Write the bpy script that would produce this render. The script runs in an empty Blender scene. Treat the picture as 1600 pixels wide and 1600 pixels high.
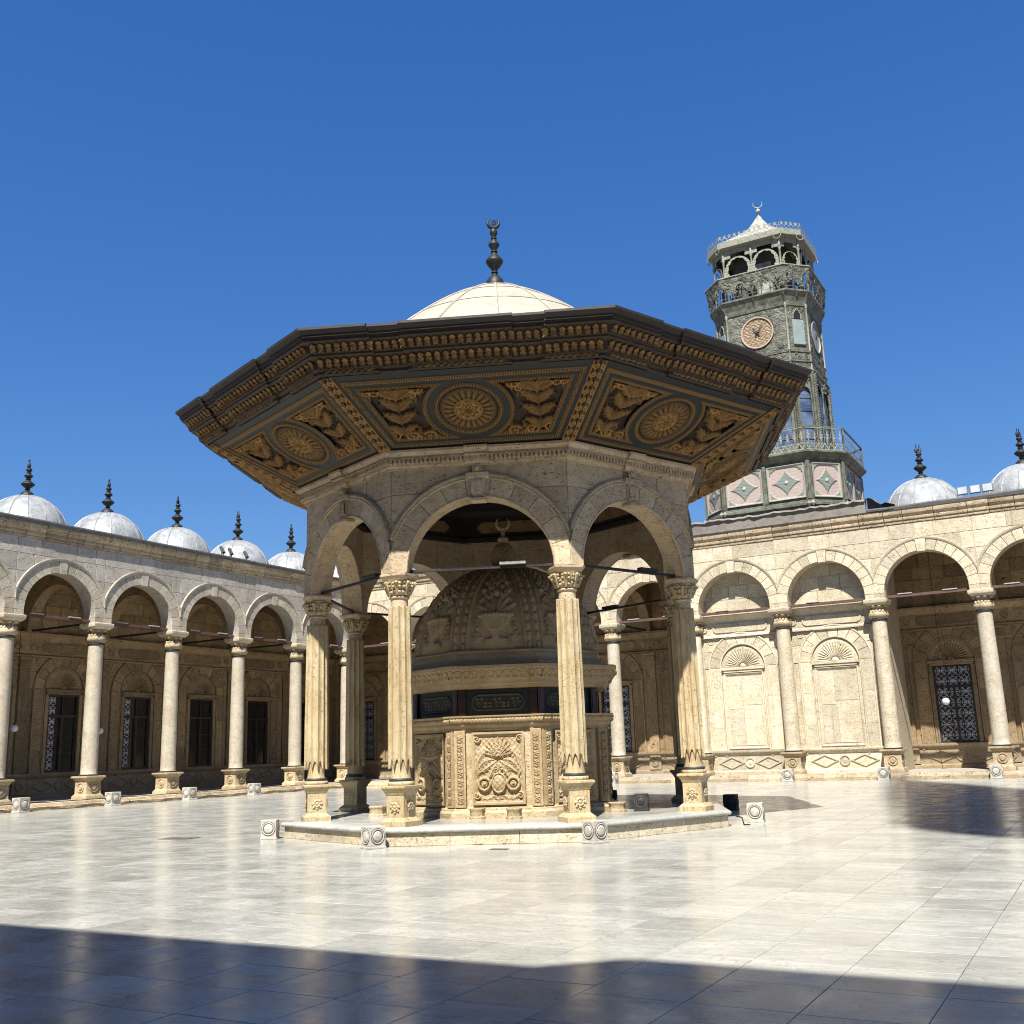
import bpy, math, random
import numpy as np
from mathutils import Vector, Matrix
PI = math.pi
R = math.radians
rng = random.Random(7)
nr = np.random.RandomState(5)
SC = bpy.context.scene
COL = SC.collection

# ------------------------------------------------------------------ camera
YAW, PITCH, ROLL, FPX = 0.5119, 0.2234, -0.0331, 1635.4
fw = Vector((-math.sin(YAW) * math.cos(PITCH), math.cos(YAW) * math.cos(PITCH), math.sin(PITCH)))
rt = Vector((math.cos(YAW), math.sin(YAW), 0))
up = rt.cross(fw)
rt2 = rt * math.cos(ROLL) + up * math.sin(ROLL)
up2 = -rt * math.sin(ROLL) + up * math.cos(ROLL)
cam_d = bpy.data.cameras.new('camera')
cam = bpy.data.objects.new('camera', cam_d)
COL.objects.link(cam)
M3 = Matrix((rt2, up2, -fw)).transposed()
cam.matrix_world = Matrix.Translation((0, 0, 1.6)) @ M3.to_4x4()
cam_d.sensor_width = 36
cam_d.sensor_fit = 'HORIZONTAL'
cam_d.lens = 36 * FPX / 1600
cam_d.clip_start = 0.05
cam_d.clip_end = 3000
SC.camera = cam
# ------------------------------------------------------------------ sky, sun, exposure
EXPO = 1.2
SKYK = 2 ** EXPO
EL = R(54.0)
to_sun = Vector((0.323 * math.cos(EL), -0.946 * math.cos(EL), math.sin(EL))).normalized()
W = bpy.data.worlds.new('World')
SC.world = W
W.use_nodes = True
wn, wl = W.node_tree.nodes, W.node_tree.links
wn.clear()
sky = wn.new('ShaderNodeTexSky')
sky.sky_type = 'NISHITA'
sky.sun_disc = False
sky.sun_elevation = EL
sky.sun_rotation = math.atan2(to_sun.x, to_sun.y)
sky.altitude = 300
sky.air_density = 1.0
sky.dust_density = 0.0
sky.ozone_density = 10.0
bg = wn.new('ShaderNodeBackground')
bg.inputs['Strength'].default_value = 0.1
wo = wn.new('ShaderNodeOutputWorld')
# camera-like colour response of the deep blue desert sky (the same in every direction)
sep = wn.new('ShaderNodeSeparateColor')
com = wn.new('ShaderNodeCombineColor')
wl.new(sky.outputs[0], sep.inputs[0])
for ch, (gm, kk) in enumerate(((1.23, 1.56), (0.87, 1.0), (0.57, 1.01))):
    m1 = wn.new('ShaderNodeMath'); m1.operation = 'MULTIPLY'; m1.inputs[1].default_value = 0.1
    m2 = wn.new('ShaderNodeMath'); m2.operation = 'POWER'; m2.inputs[1].default_value = gm
    m3 = wn.new('ShaderNodeMath'); m3.operation = 'MULTIPLY'; m3.inputs[1].default_value = kk * 10 / SKYK
    wl.new(sep.outputs[ch], m1.inputs[0]); wl.new(m1.outputs[0], m2.inputs[0]); wl.new(m2.outputs[0], m3.inputs[0]); wl.new(m3.outputs[0], com.inputs[ch])
wl.new(com.outputs[0], bg.inputs[0])
wl.new(bg.outputs[0], wo.inputs[0])
sd = bpy.data.lights.new('sun', 'SUN')
sd.energy = 5.0
sd.angle = R(0.53)
sd.color = (1.0, 0.98, 0.945)
sun = bpy.data.objects.new('sun', sd)
COL.objects.link(sun)
sun.rotation_euler = (-to_sun).to_track_quat('-Z', 'Y').to_euler()
sun.location = (0, 0, 60)
vs = SC.view_settings
vs.view_transform = 'Standard'
vs.look = 'None'
vs.exposure = EXPO
vs.gamma = 1.0
vs.use_curve_mapping = False
SC.cycles.max_bounces = 8
SC.cycles.diffuse_bounces = 4
SC.cycles.glossy_bounces = 3
SC.cycles.use_denoising = True
SC.cycles.filter_width = 1.05

# ------------------------------------------------------------------ node materials
def nmat(name):
    m = bpy.data.materials.new(name)
    m.use_nodes = True
    n, l = m.node_tree.nodes, m.node_tree.links
    b = n['Principled BSDF']
    return m, n, l, b

def mixc(n, l, fac, a, b, mode='MIX'):
    x = n.new('ShaderNodeMix')
    x.data_type = 'RGBA'
    x.blend_type = mode
    x.clamp_factor = True
    for sock, v in ((x.inputs[0], fac), (x.inputs[6], a), (x.inputs[7], b)):
        if hasattr(v, 'is_linked') or hasattr(v, 'links'):
            l.new(v, sock)
        elif isinstance(v, (int, float)):
            sock.default_value = v
        else:
            sock.default_value = (*v, 1) if len(v) == 3 else v
    return x.outputs[2]

def mth(n, l, op, a, b=None, c=None):
    x = n.new('ShaderNodeMath')
    x.operation = op
    for i, v in enumerate((a, b, c)):
        if v is None:
            continue
        if isinstance(v, (int, float)):
            x.inputs[i].default_value = v
        else:
            l.new(v, x.inputs[i])
    return x.outputs[0]

def ramp(n, l, fac, lo, hi):
    x = n.new('ShaderNodeMapRange')
    x.interpolation_type = 'SMOOTHSTEP'
    l.new(fac, x.inputs[0])
    x.inputs[1].default_value = lo
    x.inputs[2].default_value = hi
    return x.outputs[0]

def noise(n, l, vec, scale, detail=4, rough=0.55, dist=0.0):
    x = n.new('ShaderNodeTexNoise')
    x.inputs['Scale'].default_value = scale
    x.inputs['Detail'].default_value = detail
    x.inputs['Roughness'].default_value = rough
    x.inputs['Distortion'].default_value = dist
    l.new(vec, x.inputs['Vector'])
    return x.outputs[0]

def vscale(n, l, vec, s):
    x = n.new('ShaderNodeVectorMath')
    x.operation = 'MULTIPLY'
    l.new(vec, x.inputs[0])
    x.inputs[1].default_value = s
    return x.outputs[0]

def world_vec(n, l, jump=37.0):
    """world position, shifted for every object so that veins break at the joints"""
    g = n.new('ShaderNodeNewGeometry')
    oi = n.new('ShaderNodeObjectInfo')
    at = n.new('ShaderNodeAttribute')
    at.attribute_name = 'rnd'
    rn = mth(n, l, 'FRACT', mth(n, l, 'ADD', oi.outputs['Random'], at.outputs['Fac']))
    sh = mth(n, l, 'MULTIPLY', rn, jump)
    v = n.new('ShaderNodeVectorMath')
    v.operation = 'ADD'
    l.new(g.outputs['Position'], v.inputs[0])
    l.new(sh, v.inputs[1])
    return v.outputs[0], rn

def bump(n, l, b, h, strength, dist=0.02, prev=None):
    x = n.new('ShaderNodeBump')
    x.inputs['Strength'].default_value = strength
    x.inputs['Distance'].default_value = dist
    l.new(h, x.inputs['Height'])
    if prev is not None:
        l.new(prev, x.inputs['Normal'])
    l.new(x.outputs[0], b.inputs['Normal'])
    return x.outputs[0]

def stone(name, a, c, stain, rough=0.62, pits=0.5, band=(1.2, 1.2, 7.0), var=0.16, streak=0.35, pitscale=22, stainamt=0.5, spec=0.35, bands=0.55, veins=0.35):
    a, c, stain = (tuple(x * AK for x in q) for q in (a, c, stain))
    m, n, l, b = nmat(name)
    v, rn = world_vec(n, l)
    big = noise(n, l, v, 1.1, 5, 0.6, 0.4)
    col = mixc(n, l, ramp(n, l, big, 0.35, 0.68), a, c)
    wav = noise(n, l, vscale(n, l, v, band), 2.1, 5, 0.62, 1.6)
    col = mixc(n, l, mth(n, l, 'MULTIPLY', ramp(n, l, wav, 0.5, 0.66), bands), col, stain)
    st = noise(n, l, v, 2.6, 7, 0.68, 0.8)
    col = mixc(n, l, mth(n, l, 'MULTIPLY', ramp(n, l, st, 0.50, 0.70), stainamt), col, stain)
    # onyx-like wavy veins
    vn = noise(n, l, v, 1.35, 3, 0.5, 2.4)
    vl = mth(n, l, 'ABSOLUTE', mth(n, l, 'SUBTRACT', mth(n, l, 'FRACT', mth(n, l, 'MULTIPLY', vn, 9.0)), 0.5))
    col = mixc(n, l, mth(n, l, 'MULTIPLY', mth(n, l, 'SUBTRACT', 1.0, ramp(n, l, vl, 0.03, 0.16)), veins), col, tuple(x * 0.62 for x in stain))
    fine = noise(n, l, v, 46, 4, 0.7)
    col = mixc(n, l, mth(n, l, 'MULTIPLY', ramp(n, l, fine, 0.42, 0.75), 0.35), col, tuple(x * 0.62 for x in a))
    gate = ramp(n, l, noise(n, l, v, 2.2, 3), 0.36, 0.58)
    pn = noise(n, l, vscale(n, l, v, (1, 1, 2.0)), pitscale, 3, 0.6, 0.3)
    pn2 = noise(n, l, vscale(n, l, v, (1, 1, 1.7)), pitscale * 0.42, 4, 0.65, 0.5)
    pit = mth(n, l, 'MAXIMUM', ramp(n, l, pn, 0.575, 0.64), ramp(n, l, pn2, 0.615, 0.66))
    pit = mth(n, l, 'MULTIPLY', mth(n, l, 'MULTIPLY', pit, gate), pits)
    col = mixc(n, l, pit, col, tuple(x * 0.26 for x in stain))
    # rain streaks with a shape of their own
    sk = noise(n, l, vscale(n, l, v, (5.5, 5.5, 0.35)), 1.0, 4, 0.6)
    col = mixc(n, l, mth(n, l, 'MULTIPLY', ramp(n, l, sk, 0.56, 0.75), streak), col, tuple(x * 0.48 for x in stain))
    val = mth(n, l, 'MULTIPLY_ADD', rn, 2 * var, 1 - var)
    col = mixc(n, l, 1.0, col, val, 'MULTIPLY')
    l.new(col, b.inputs['Base Color'])
    b.inputs['Roughness'].default_value = rough
    b.inputs['Specular IOR Level'].default_value = spec
    p1 = bump(n, l, b, fine, 0.25, 0.01)
    p2 = bump(n, l, b, pit, -1.0, 0.03, p1)
    bump(n, l, b, st, 0.35, 0.04, p2)
    return m

AK = 0.615
MAT = {}
MAT['trav'] = stone('travertine_warm', (0.66, 0.53, 0.335), (0.56, 0.425, 0.235), (0.38, 0.24, 0.105), stainamt=0.6, pits=0.9)
MAT['trav_pale'] = stone('travertine_pale', (0.80, 0.70, 0.51), (0.72, 0.605, 0.40), (0.52, 0.37, 0.20), pits=0.7, var=0.18, veins=0.4, stainamt=0.42, pitscale=17)
MAT['trav_grey'] = stone('travertine_grey', (0.70, 0.63, 0.53), (0.62, 0.555, 0.46), (0.45, 0.38, 0.29), pits=0.8, var=0.13, veins=0.5)
MAT['arch_cream'] = stone('cream_arch_stone', (0.74, 0.66, 0.52), (0.65, 0.565, 0.42), (0.46, 0.345, 0.21), pits=0.8, var=0.16, veins=0.4)
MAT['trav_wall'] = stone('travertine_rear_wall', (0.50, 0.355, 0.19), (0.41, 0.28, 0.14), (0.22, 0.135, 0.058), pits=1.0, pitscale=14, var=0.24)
MAT['trav_gold'] = stone('travertine_honey', (0.72, 0.58, 0.345), (0.61, 0.46, 0.235), (0.41, 0.26, 0.105), band=(7, 7, 0.7), bands=0.75, streak=0.3, var=0.06, pits=0.6, veins=0.1)
MAT['carved'] = stone('carved_alabaster', (0.60, 0.45, 0.25), (0.50, 0.35, 0.175), (0.32, 0.19, 0.075), pits=0.3, var=0.07, streak=0.35, veins=0.1)
MAT['drum'] = stone('pavilion_wall_stone', (0.80, 0.625, 0.40), (0.70, 0.525, 0.315), (0.42, 0.285, 0.145), pits=0.75, pitscale=17, var=0.10, veins=0.25)
MAT['shaft'] = stone('white_shaft_marble', (0.68, 0.60, 0.46), (0.60, 0.51, 0.365), (0.42, 0.31, 0.18), pits=0.45, band=(2, 2, 3), bands=0.4, streak=0.2, var=0.05, rough=0.45, stainamt=0.45)
MAT['cornice'] = stone('weathered_cornice', (0.70, 0.555, 0.355), (0.58, 0.44, 0.265), (0.27, 0.175, 0.085), pits=1.0, pitscale=13, var=0.22, streak=0.6)
MAT['white_box'] = stone('white_box_marble', (0.71, 0.665, 0.565), (0.63, 0.58, 0.475), (0.42, 0.36, 0.26), pits=0.25, var=0.06, streak=0.4, stainamt=0.4)
MAT['dado'] = stone('dado_stone', (0.50, 0.39, 0.245), (0.41, 0.305, 0.175), (0.25, 0.16, 0.08), pits=0.7, var=0.14)

def marble_floor():
    m, n, l, b = nmat('courtyard_marble')
    v, rn = world_vec(n, l, 61.0)
    ve = vscale(n, l, v, (0.55, 2.6, 1.0))
    a = noise(n, l, ve, 1.15, 6, 0.62, 1.1)
    col = mixc(n, l, ramp(n, l, a, 0.36, 0.66), (0.412, 0.395, 0.336), (0.322, 0.314, 0.272))
    a2 = noise(n, l, vscale(n, l, v, (0.6, 1.7, 1)), 0.9, 5, 0.6, 0.8)
    col = mixc(n, l, mth(n, l, 'MULTIPLY', ramp(n, l, a2, 0.52, 0.78), 0.55), col, (0.38, 0.335, 0.25))
    vein = noise(n, l, vscale(n, l, v, (0.9, 4.2, 1)), 1.9, 7, 0.66, 2.2)
    vv = mth(n, l, 'SUBTRACT', 1.0, ramp(n, l, mth(n, l, 'ABSOLUTE', mth(n, l, 'SUBTRACT', vein, 0.5)), 0.0, 0.055))
    col = mixc(n, l, mth(n, l, 'MULTIPLY', vv, 0.55), col, (0.205, 0.205, 0.185))
    dn = noise(n, l, vscale(n, l, v, (1.4, 2.6, 1)), 2.7, 8, 0.72, 1.0)
    dirt = ramp(n, l, dn, 0.60, 0.76)
    col = mixc(n, l, mth(n, l, 'MULTIPLY', dirt, 0.5), col, (0.125, 0.112, 0.09))
    sn = noise(n, l, vscale(n, l, v, (0.8, 1.5, 1)), 1.1, 6, 0.7, 0.6)
    col = mixc(n, l, mth(n, l, 'MULTIPLY', ramp(n, l, sn, 0.60, 0.74), 0.42), col, (0.28, 0.19, 0.105))
    g0 = n.new('ShaderNodeNewGeometry')
    cw = noise(n, l, g0.outputs['Position'], 0.45, 6, 0.62, 0.3)
    cl = mth(n, l, 'ABSOLUTE', mth(n, l, 'SUBTRACT', cw, 0.52))
    col = mixc(n, l, mth(n, l, 'MULTIPLY', mth(n, l, 'SUBTRACT', 1.0, ramp(n, l, cl, 0.0008, 0.0028)), 0.45), col, (0.13, 0.12, 0.10))
    tr = noise(n, l, g0.outputs['Position'], 0.22, 5, 0.6, 0.5)
    col = mixc(n, l, mth(n, l, 'MULTIPLY', ramp(n, l, tr, 0.48, 0.70), 0.28), col, (0.25, 0.24, 0.21))
    val = mth(n, l, 'MULTIPLY_ADD', rn, 0.26, 0.83)
    col = mixc(n, l, 1.0, col, val, 'MULTIPLY')
    l.new(col, b.inputs['Base Color'])
    g = n.new('ShaderNodeNewGeometry')
    rgh = noise(n, l, g.outputs['Position'], 1.7, 5, 0.65)
    ro = mth(n, l, 'MULTIPLY_ADD', ramp(n, l, rgh, 0.3, 0.75), 0.18, 0.14)
    l.new(mth(n, l, 'MULTIPLY_ADD', dirt, 0.15, ro), b.inputs['Roughness'])
    b.inputs['Specular IOR Level'].default_value = 0.28
    w1 = noise(n, l, vscale(n, l, g.outputs['Position'], (1, 1, 1)), 3.1, 3, 0.5)
    p1 = bump(n, l, b, w1, 0.05, 0.02)
    w2 = noise(n, l, v, 90, 3, 0.6)
    bump(n, l, b, w2, 0.035, 0.004, p1)
    return m
MAT['floor'] = marble_floor()

def simple(name, col, rough=0.6, metal=0.0, var=0.2, scale=6.0, bmp=0.15, col2=None, spec=0.4, patch=(0.4, 0.7)):
    col = tuple(x * 0.66 for x in col)
    col2 = tuple(x * 0.66 for x in col2) if col2 else None
    m, n, l, b = nmat(name)
    v, rn = world_vec(n, l)
    a = noise(n, l, v, scale, 6, 0.65, 0.5)
    c2 = col2 or tuple(x * (1 - var * 2) for x in col)
    c = mixc(n, l, ramp(n, l, a, *patch), col, c2)
    f = noise(n, l, v, scale * 9, 4, 0.6)
    c = mixc(n, l, mth(n, l, 'MULTIPLY', ramp(n, l, f, 0.45, 0.75), 0.35), c, tuple(x * 0.6 for x in col))
    l.new(c, b.inputs['Base Color'])
    b.inputs['Roughness'].default_value = rough
    b.inputs['Metallic'].default_value = metal
    b.inputs['Specular IOR Level'].default_value = spec
    if bmp:
        p = bump(n, l, b, f, bmp, 0.01)
        bump(n, l, b, a, bmp, 0.03, p)
    return m

MAT['lead_white'] = simple('pale_lead_sheet', (0.44, 0.437, 0.415), 0.42, 0.0, 0.09, 2.6, 0.9, col2=(0.27, 0.285, 0.29), spec=0.5, patch=(0.40, 0.64))
MAT['dome_cream'] = simple('cream_lead_sheet', (0.53, 0.475, 0.36), 0.55, 0.0, 0.08, 2.0, 0.25, col2=(0.43, 0.375, 0.275))
MAT['lead_dark'] = simple('dark_lead', (0.105, 0.10, 0.09), 0.6, 0.0, 0.2, 4.0, 0.3)
MAT['lead_grey'] = simple('grey_lead_flashing', (0.27, 0.235, 0.19), 0.6, 0.0, 0.2, 2.0, 0.3, col2=(0.17, 0.145, 0.115))
MAT['bronze'] = simple('dark_bronze', (0.022, 0.021, 0.019), 0.5, 0.0, 0.25, 8.0, 0.2, col2=(0.038, 0.036, 0.03), spec=0.3)
MAT['black_ring'] = simple('dark_ring_stone', (0.05, 0.055, 0.055), 0.5, 0.0, 0.2, 9.0, 0.2)
MAT['iron_red'] = simple('red_oxide_iron', (0.15, 0.075, 0.055), 0.6, 0.0, 0.2, 9.0, 0.2, col2=(0.085, 0.045, 0.035))
MAT['iron_dark'] = simple('dark_iron', (0.045, 0.03, 0.024), 0.6, 0.0, 0.2, 9.0, 0.2)
MAT['wood_dark'] = simple('dark_joinery', (0.045, 0.030, 0.022), 0.5, 0.0, 0.2, 5.0, 0.15)
MAT['grille'] = simple('black_grille', (0.015, 0.015, 0.016), 0.5, 0.0, 0.1, 9.0, 0.0)
MAT['pane'] = simple('dusty_pane', (0.03, 0.028, 0.026), 0.12, 0.0, 0.2, 2.0, 0.02, spec=0.6)
MAT['pane_daylight'] = simple('painted_daylight_pane', (0.80, 0.80, 0.80), 0.35, 0.0, 0.08, 3.0, 0.05)  # white base colour stands in for daylight seen through the grilles
MAT['pane_blue'] = simple('lantern_glass', (0.16, 0.21, 0.30), 0.06, 0.0, 0.2, 1.2, 0.02, col2=(0.05, 0.07, 0.13), spec=0.8)
MAT['globe'] = simple('white_glass_globe', (0.82, 0.83, 0.84), 0.2, 0.0, 0.03, 2.0, 0.0, spec=0.6)
MAT['fitting'] = simple('white_enamel', (0.45, 0.43, 0.38), 0.4, 0.0, 0.08, 5.0, 0.05)
MAT['flood'] = simple('aluminium_floodlight', (0.36, 0.37, 0.37), 0.4, 0.4, 0.1, 6.0, 0.05)
MAT['flood_dark'] = simple('dark_floodlight', (0.10, 0.10, 0.095), 0.5, 0.0, 0.1, 6.0, 0.05)
MAT['flood_glass'] = simple('floodlight_glass', (0.62, 0.65, 0.68), 0.15, 0.0, 0.1, 3.0, 0.0, spec=0.7)
MAT['ochre'] = simple('ochre_painted_plaster', (0.40, 0.25, 0.10), 0.7, 0.0, 0.15, 5.0, 0.1, col2=(0.30, 0.13, 0.06))
MAT['ceil_dark'] = simple('dark_painted_timber', (0.035, 0.022, 0.018), 0.6, 0.0, 0.2, 4.0, 0.1)
MAT['red_post'] = simple('dark_red_marble', (0.055, 0.024, 0.021), 0.35, 0.0, 0.2, 7.0, 0.05, col2=(0.03, 0.018, 0.017))
MAT['teal_dark'] = simple('dark_teal_paint', (0.013, 0.020, 0.021), 0.45, 0.0, 0.2, 7.0, 0.1, col2=(0.008, 0.011, 0.012))
MAT['copper'] = simple('green_patina_sheet', (0.19, 0.195, 0.14), 0.6, 0.0, 0.2, 3.0, 0.45, col2=(0.075, 0.07, 0.047), patch=(.38, .66))
MAT['copper_dark'] = simple('dark_patina', (0.075, 0.072, 0.055), 0.65, 0.0, 0.2, 4.0, 0.3, col2=(0.12, 0.115, 0.085))
MAT['copper_pale'] = simple('pale_patina', (0.34, 0.335, 0.25), 0.6, 0.0, 0.15, 6.0, 0.3, col2=(0.20, 0.195, 0.14))
MAT['tower_white'] = simple('weathered_white_sheet', (0.50, 0.48, 0.405), 0.6, 0.0, 0.12, 3.0, 0.4, col2=(0.27, 0.265, 0.215), patch=(.4, .62))
MAT['mint'] = simple('pale_mint_panel', (0.30, 0.37, 0.34), 0.6, 0.0, 0.1, 4.0, 0.15)

def vcol(name, rough=0.6, bmp=0.2, spec=0.35):
    m, n, l, b = nmat(name)
    at = n.new('ShaderNodeAttribute')
    at.attribute_name = 'Col'
    v, rn = world_vec(n, l, 3.0)
    f = noise(n, l, v, 55, 4, 0.65)
    g = noise(n, l, v, 5, 6, 0.65, 0.5)
    c = mixc(n, l, mth(n, l, 'MULTIPLY', ramp(n, l, f, 0.42, 0.75), 0.45), mixc(n, l, 1.0, at.outputs['Color'], (0.60, 0.60, 0.60), 'MULTIPLY'), (0.03, 0.022, 0.014))
    c = mixc(n, l, mth(n, l, 'MULTIPLY', ramp(n, l, g, 0.5, 0.75), 0.25), c, (0.05, 0.03, 0.015))
    l.new(c, b.inputs['Base Color'])
    b.inputs['Roughness'].default_value = rough
    b.inputs['Specular IOR Level'].default_value = spec
    bump(n, l, b, f, bmp, 0.008)
    return m
MAT['gilt'] = vcol('painted_gilt_carving', 0.55, 0.3)
MAT['patina_paint'] = vcol('painted_patina_panel', 0.65, 0.3)

# ------------------------------------------------------------------ mesh helpers
class MB:
    def __init__(s):
        s.v = []
        s.f = []
        s.n = 0
    def add(s, verts, faces, M=None):
        verts = np.asarray(verts, float).reshape(-1, 3)
        if M is not None:
            verts = verts @ M[0].T + M[1]
        s.v.append(verts)
        o = s.n
        s.f.extend([tuple(int(i) + o for i in f) for f in faces])
        s.n += len(verts)
        return s
    def box(s, x0, x1, y0, y1, z0, z1, M=None, ch=0.0):
        if ch:
            c = ch
            V = []
            for (xa, xb, ya, yb, z) in ((x0 + c, x1 - c, y0 + c, y1 - c, z0), (x0, x1, y0, y1, z0 + c), (x0, x1, y0, y1, z1 - c), (x0 + c, x1 - c, y0 + c, y1 - c, z1)):
                V += [(xa, ya, z), (xb, ya, z), (xb, yb, z), (xa, yb, z)]
            F = [(3, 2, 1, 0), (12, 13, 14, 15)]
            for k in range(3):
                for i in range(4):
                    j = (i + 1) % 4
                    F.append((k * 4 + i, k * 4 + j, k * 4 + 4 + j, k * 4 + 4 + i))
            return s.add(V, F, M)
        V = [(x0, y0, z0), (x1, y0, z0), (x1, y1, z0), (x0, y1, z0), (x0, y0, z1), (x1, y0, z1), (x1, y1, z1), (x0, y1, z1)]
        return s.add(V, [(3, 2, 1, 0), (4, 5, 6, 7), (0, 1, 5, 4), (1, 2, 6, 5), (2, 3, 7, 6), (3, 0, 4, 7)], M)
    def lathe(s, prof, n=24, phase=0.0, mod=None, cap=True, M=None, a1=None):
        full = a1 is None
        ang = phase + np.arange(n if full else n + 1) * ((2 * PI if full else a1) / n)
        k = len(ang)
        V = []
        for r, z in prof:
            rr = r if mod is None else np.array([r * mod(a, z) for a in ang])
            V.append(np.stack([np.cos(ang) * rr, np.sin(ang) * rr, np.full(k, z)], 1))
        V = np.concatenate(V)
        F = []
        for i in range(len(prof) - 1):
            for j in range(n):
                j2 = (j + 1) % k
                F.append((i * k + j, i * k + j2, (i + 1) * k + j2, (i + 1) * k + j))
        if cap and full:
            if prof[0][0] > 1e-4:
                F.append(tuple(range(k - 1, -1, -1)))
            if prof[-1][0] > 1e-4:
                o = (len(prof) - 1) * k
                F.append(tuple(o + i for i in range(k)))
        return s.add(V, F, M)
    def sq(s, prof, M=None):
        """square lathe: (half width, z)"""
        return s.lathe([(h * math.sqrt(2), z) for h, z in prof], 4, PI / 4, M=M)
    def grid(s, P, closed=False, mask=None, M=None):
        a, b = P.shape[:2]
        F = []
        for i in range(a - 1):
            for j in range(b if closed else b - 1):
                if mask is not None and not mask[i, j]:
                    continue
                j2 = (j + 1) % b
                F.append((i * b + j, i * b + j2, (i + 1) * b + j2, (i + 1) * b + j))
        return s.add(P.reshape(-1, 3), F, M)
    def tube(s, pts, r, n=6, M=None, rad=None):
        pts = [Vector(p) for p in pts]
        P = []
        prev = None
        for i, p in enumerate(pts):
            t = (pts[min(i + 1, len(pts) - 1)] - pts[max(i - 1, 0)]).normalized()
            if prev is None:
                u = t.cross(Vector((0, 0, 1)))
                if u.length < 1e-3:
                    u = t.cross(Vector((0, 1, 0)))
                u.normalize()
            else:
                u = (prev - t * prev.dot(t)).normalized()
            prev = u
            w = t.cross(u)
            q = r if rad is None else rad[i]
            P.append([p + (u * math.cos(a) + w * math.sin(a)) * q for a in [2 * PI * k / n for k in range(n)]])
        P = np.array([[tuple(x) for x in row] for row in P])
        s.grid(P, True, None, M)
        b = len(pts)
        o = s.n - b * n
        s.f.append(tuple(o + i for i in range(n - 1, -1, -1)))
        s.f.append(tuple(o + (b - 1) * n + i for i in range(n)))
        return s
    def ball(s, c, r, nu=8, nv=6, sc=(1, 1, 1)):
        prof = [(max(1e-5, math.sin(PI * i / nv)) * r, -math.cos(PI * i / nv) * r) for i in range(nv + 1)]
        Mx = (np.diag(sc), np.array(c, float))
        return s.lathe(prof, nu, cap=False, M=Mx)
    def slab(s, poly, y_back, y_front, ch=0.012, M=None):
        """polygon (x,z), counter-clockwise, standing out of a wall towards -y with a chamfered face"""
        P = np.asarray(poly, float)
        k = len(P)
        e = np.roll(P, -1, 0) - P
        L = np.maximum(np.hypot(e[:, 0], e[:, 1]), 1e-6)
        nn = np.stack([-e[:, 1], e[:, 0]], 1) / L[:, None]
        bi = nn + np.roll(nn, 1, 0)
        bl = np.maximum((bi ** 2).sum(1), 0.35)
        Q = P + bi * (ch * 2 / bl)[:, None]
        V = np.concatenate([np.stack([P[:, 0], np.full(k, y_back), P[:, 1]], 1),
                            np.stack([P[:, 0], np.full(k, y_front + ch), P[:, 1]], 1),
                            np.stack([Q[:, 0], np.full(k, y_front), Q[:, 1]], 1)])
        F = [tuple(2 * k + i for i in range(k))]
        for i in range(k):
            j = (i + 1) % k
            F.append((i, j, k + j, k + i))
            F.append((k + i, k + j, 2 * k + j, 2 * k + i))
        return s.add(V, F, M)
    def mesh(s, name, mat=None, smooth=None, col=None, rnd=None):
        me = bpy.data.meshes.new(name)
        V = np.concatenate(s.v) if s.v else np.zeros((0, 3))
        me.from_pydata(V.tolist(), [], s.f)
        if mat:
            me.materials.append(MAT[mat])
        if col is not None:
            at = me.color_attributes.new('Col', 'FLOAT_COLOR', 'POINT')
            c4 = np.concatenate([np.asarray(col, float), np.ones((len(V), 1))], 1)
            at.data.foreach_set('color', c4.astype(np.float32).ravel())
        if rnd is not None:
            at = me.attributes.new('rnd', 'FLOAT', 'FACE')
            at.data.foreach_set('value', np.asarray(rnd, np.float32))
        if smooth is not None:
            me.shade_smooth()
            me.set_sharp_from_angle(angle=R(smooth))
        me.update()
        return me

def rotz(a, t=(0, 0, 0)):
    c, s_ = math.cos(a), math.sin(a)
    return (np.array([[c, -s_, 0], [s_, c, 0], [0, 0, 1]]), np.array(t, float))

def obj(name, me, parent=None, loc=(0, 0, 0), rz=0.0, **pr):
    if isinstance(me, tuple):
        me = me[0].mesh(name, *me[1:])
    o = bpy.data.objects.new(name, me)
    COL.objects.link(o)
    o.parent = parent
    o.location = loc
    o.rotation_euler = (0, 0, rz)
    for k, v in pr.items():
        o[k] = v
    return o

def empty(name, parent=None, loc=(0, 0, 0), rz=0.0, **pr):
    o = bpy.data.objects.new(name, None)
    COL.objects.link(o)
    o.empty_display_size = 0.3
    o.parent = parent
    o.location = loc
    o.rotation_euler = (0, 0, rz)
    for k, v in pr.items():
        o[k] = v
    return o

def copy_tree(o, parent=None, loc=None, rz=None):
    c = o.copy()
    COL.objects.link(c)
    c.parent = parent
    if loc is not None:
        c.location = loc
    if rz is not None:
        c.rotation_euler = (0, 0, rz)
    for ch in o.children:
        copy_tree(ch, c)
    return c

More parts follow.
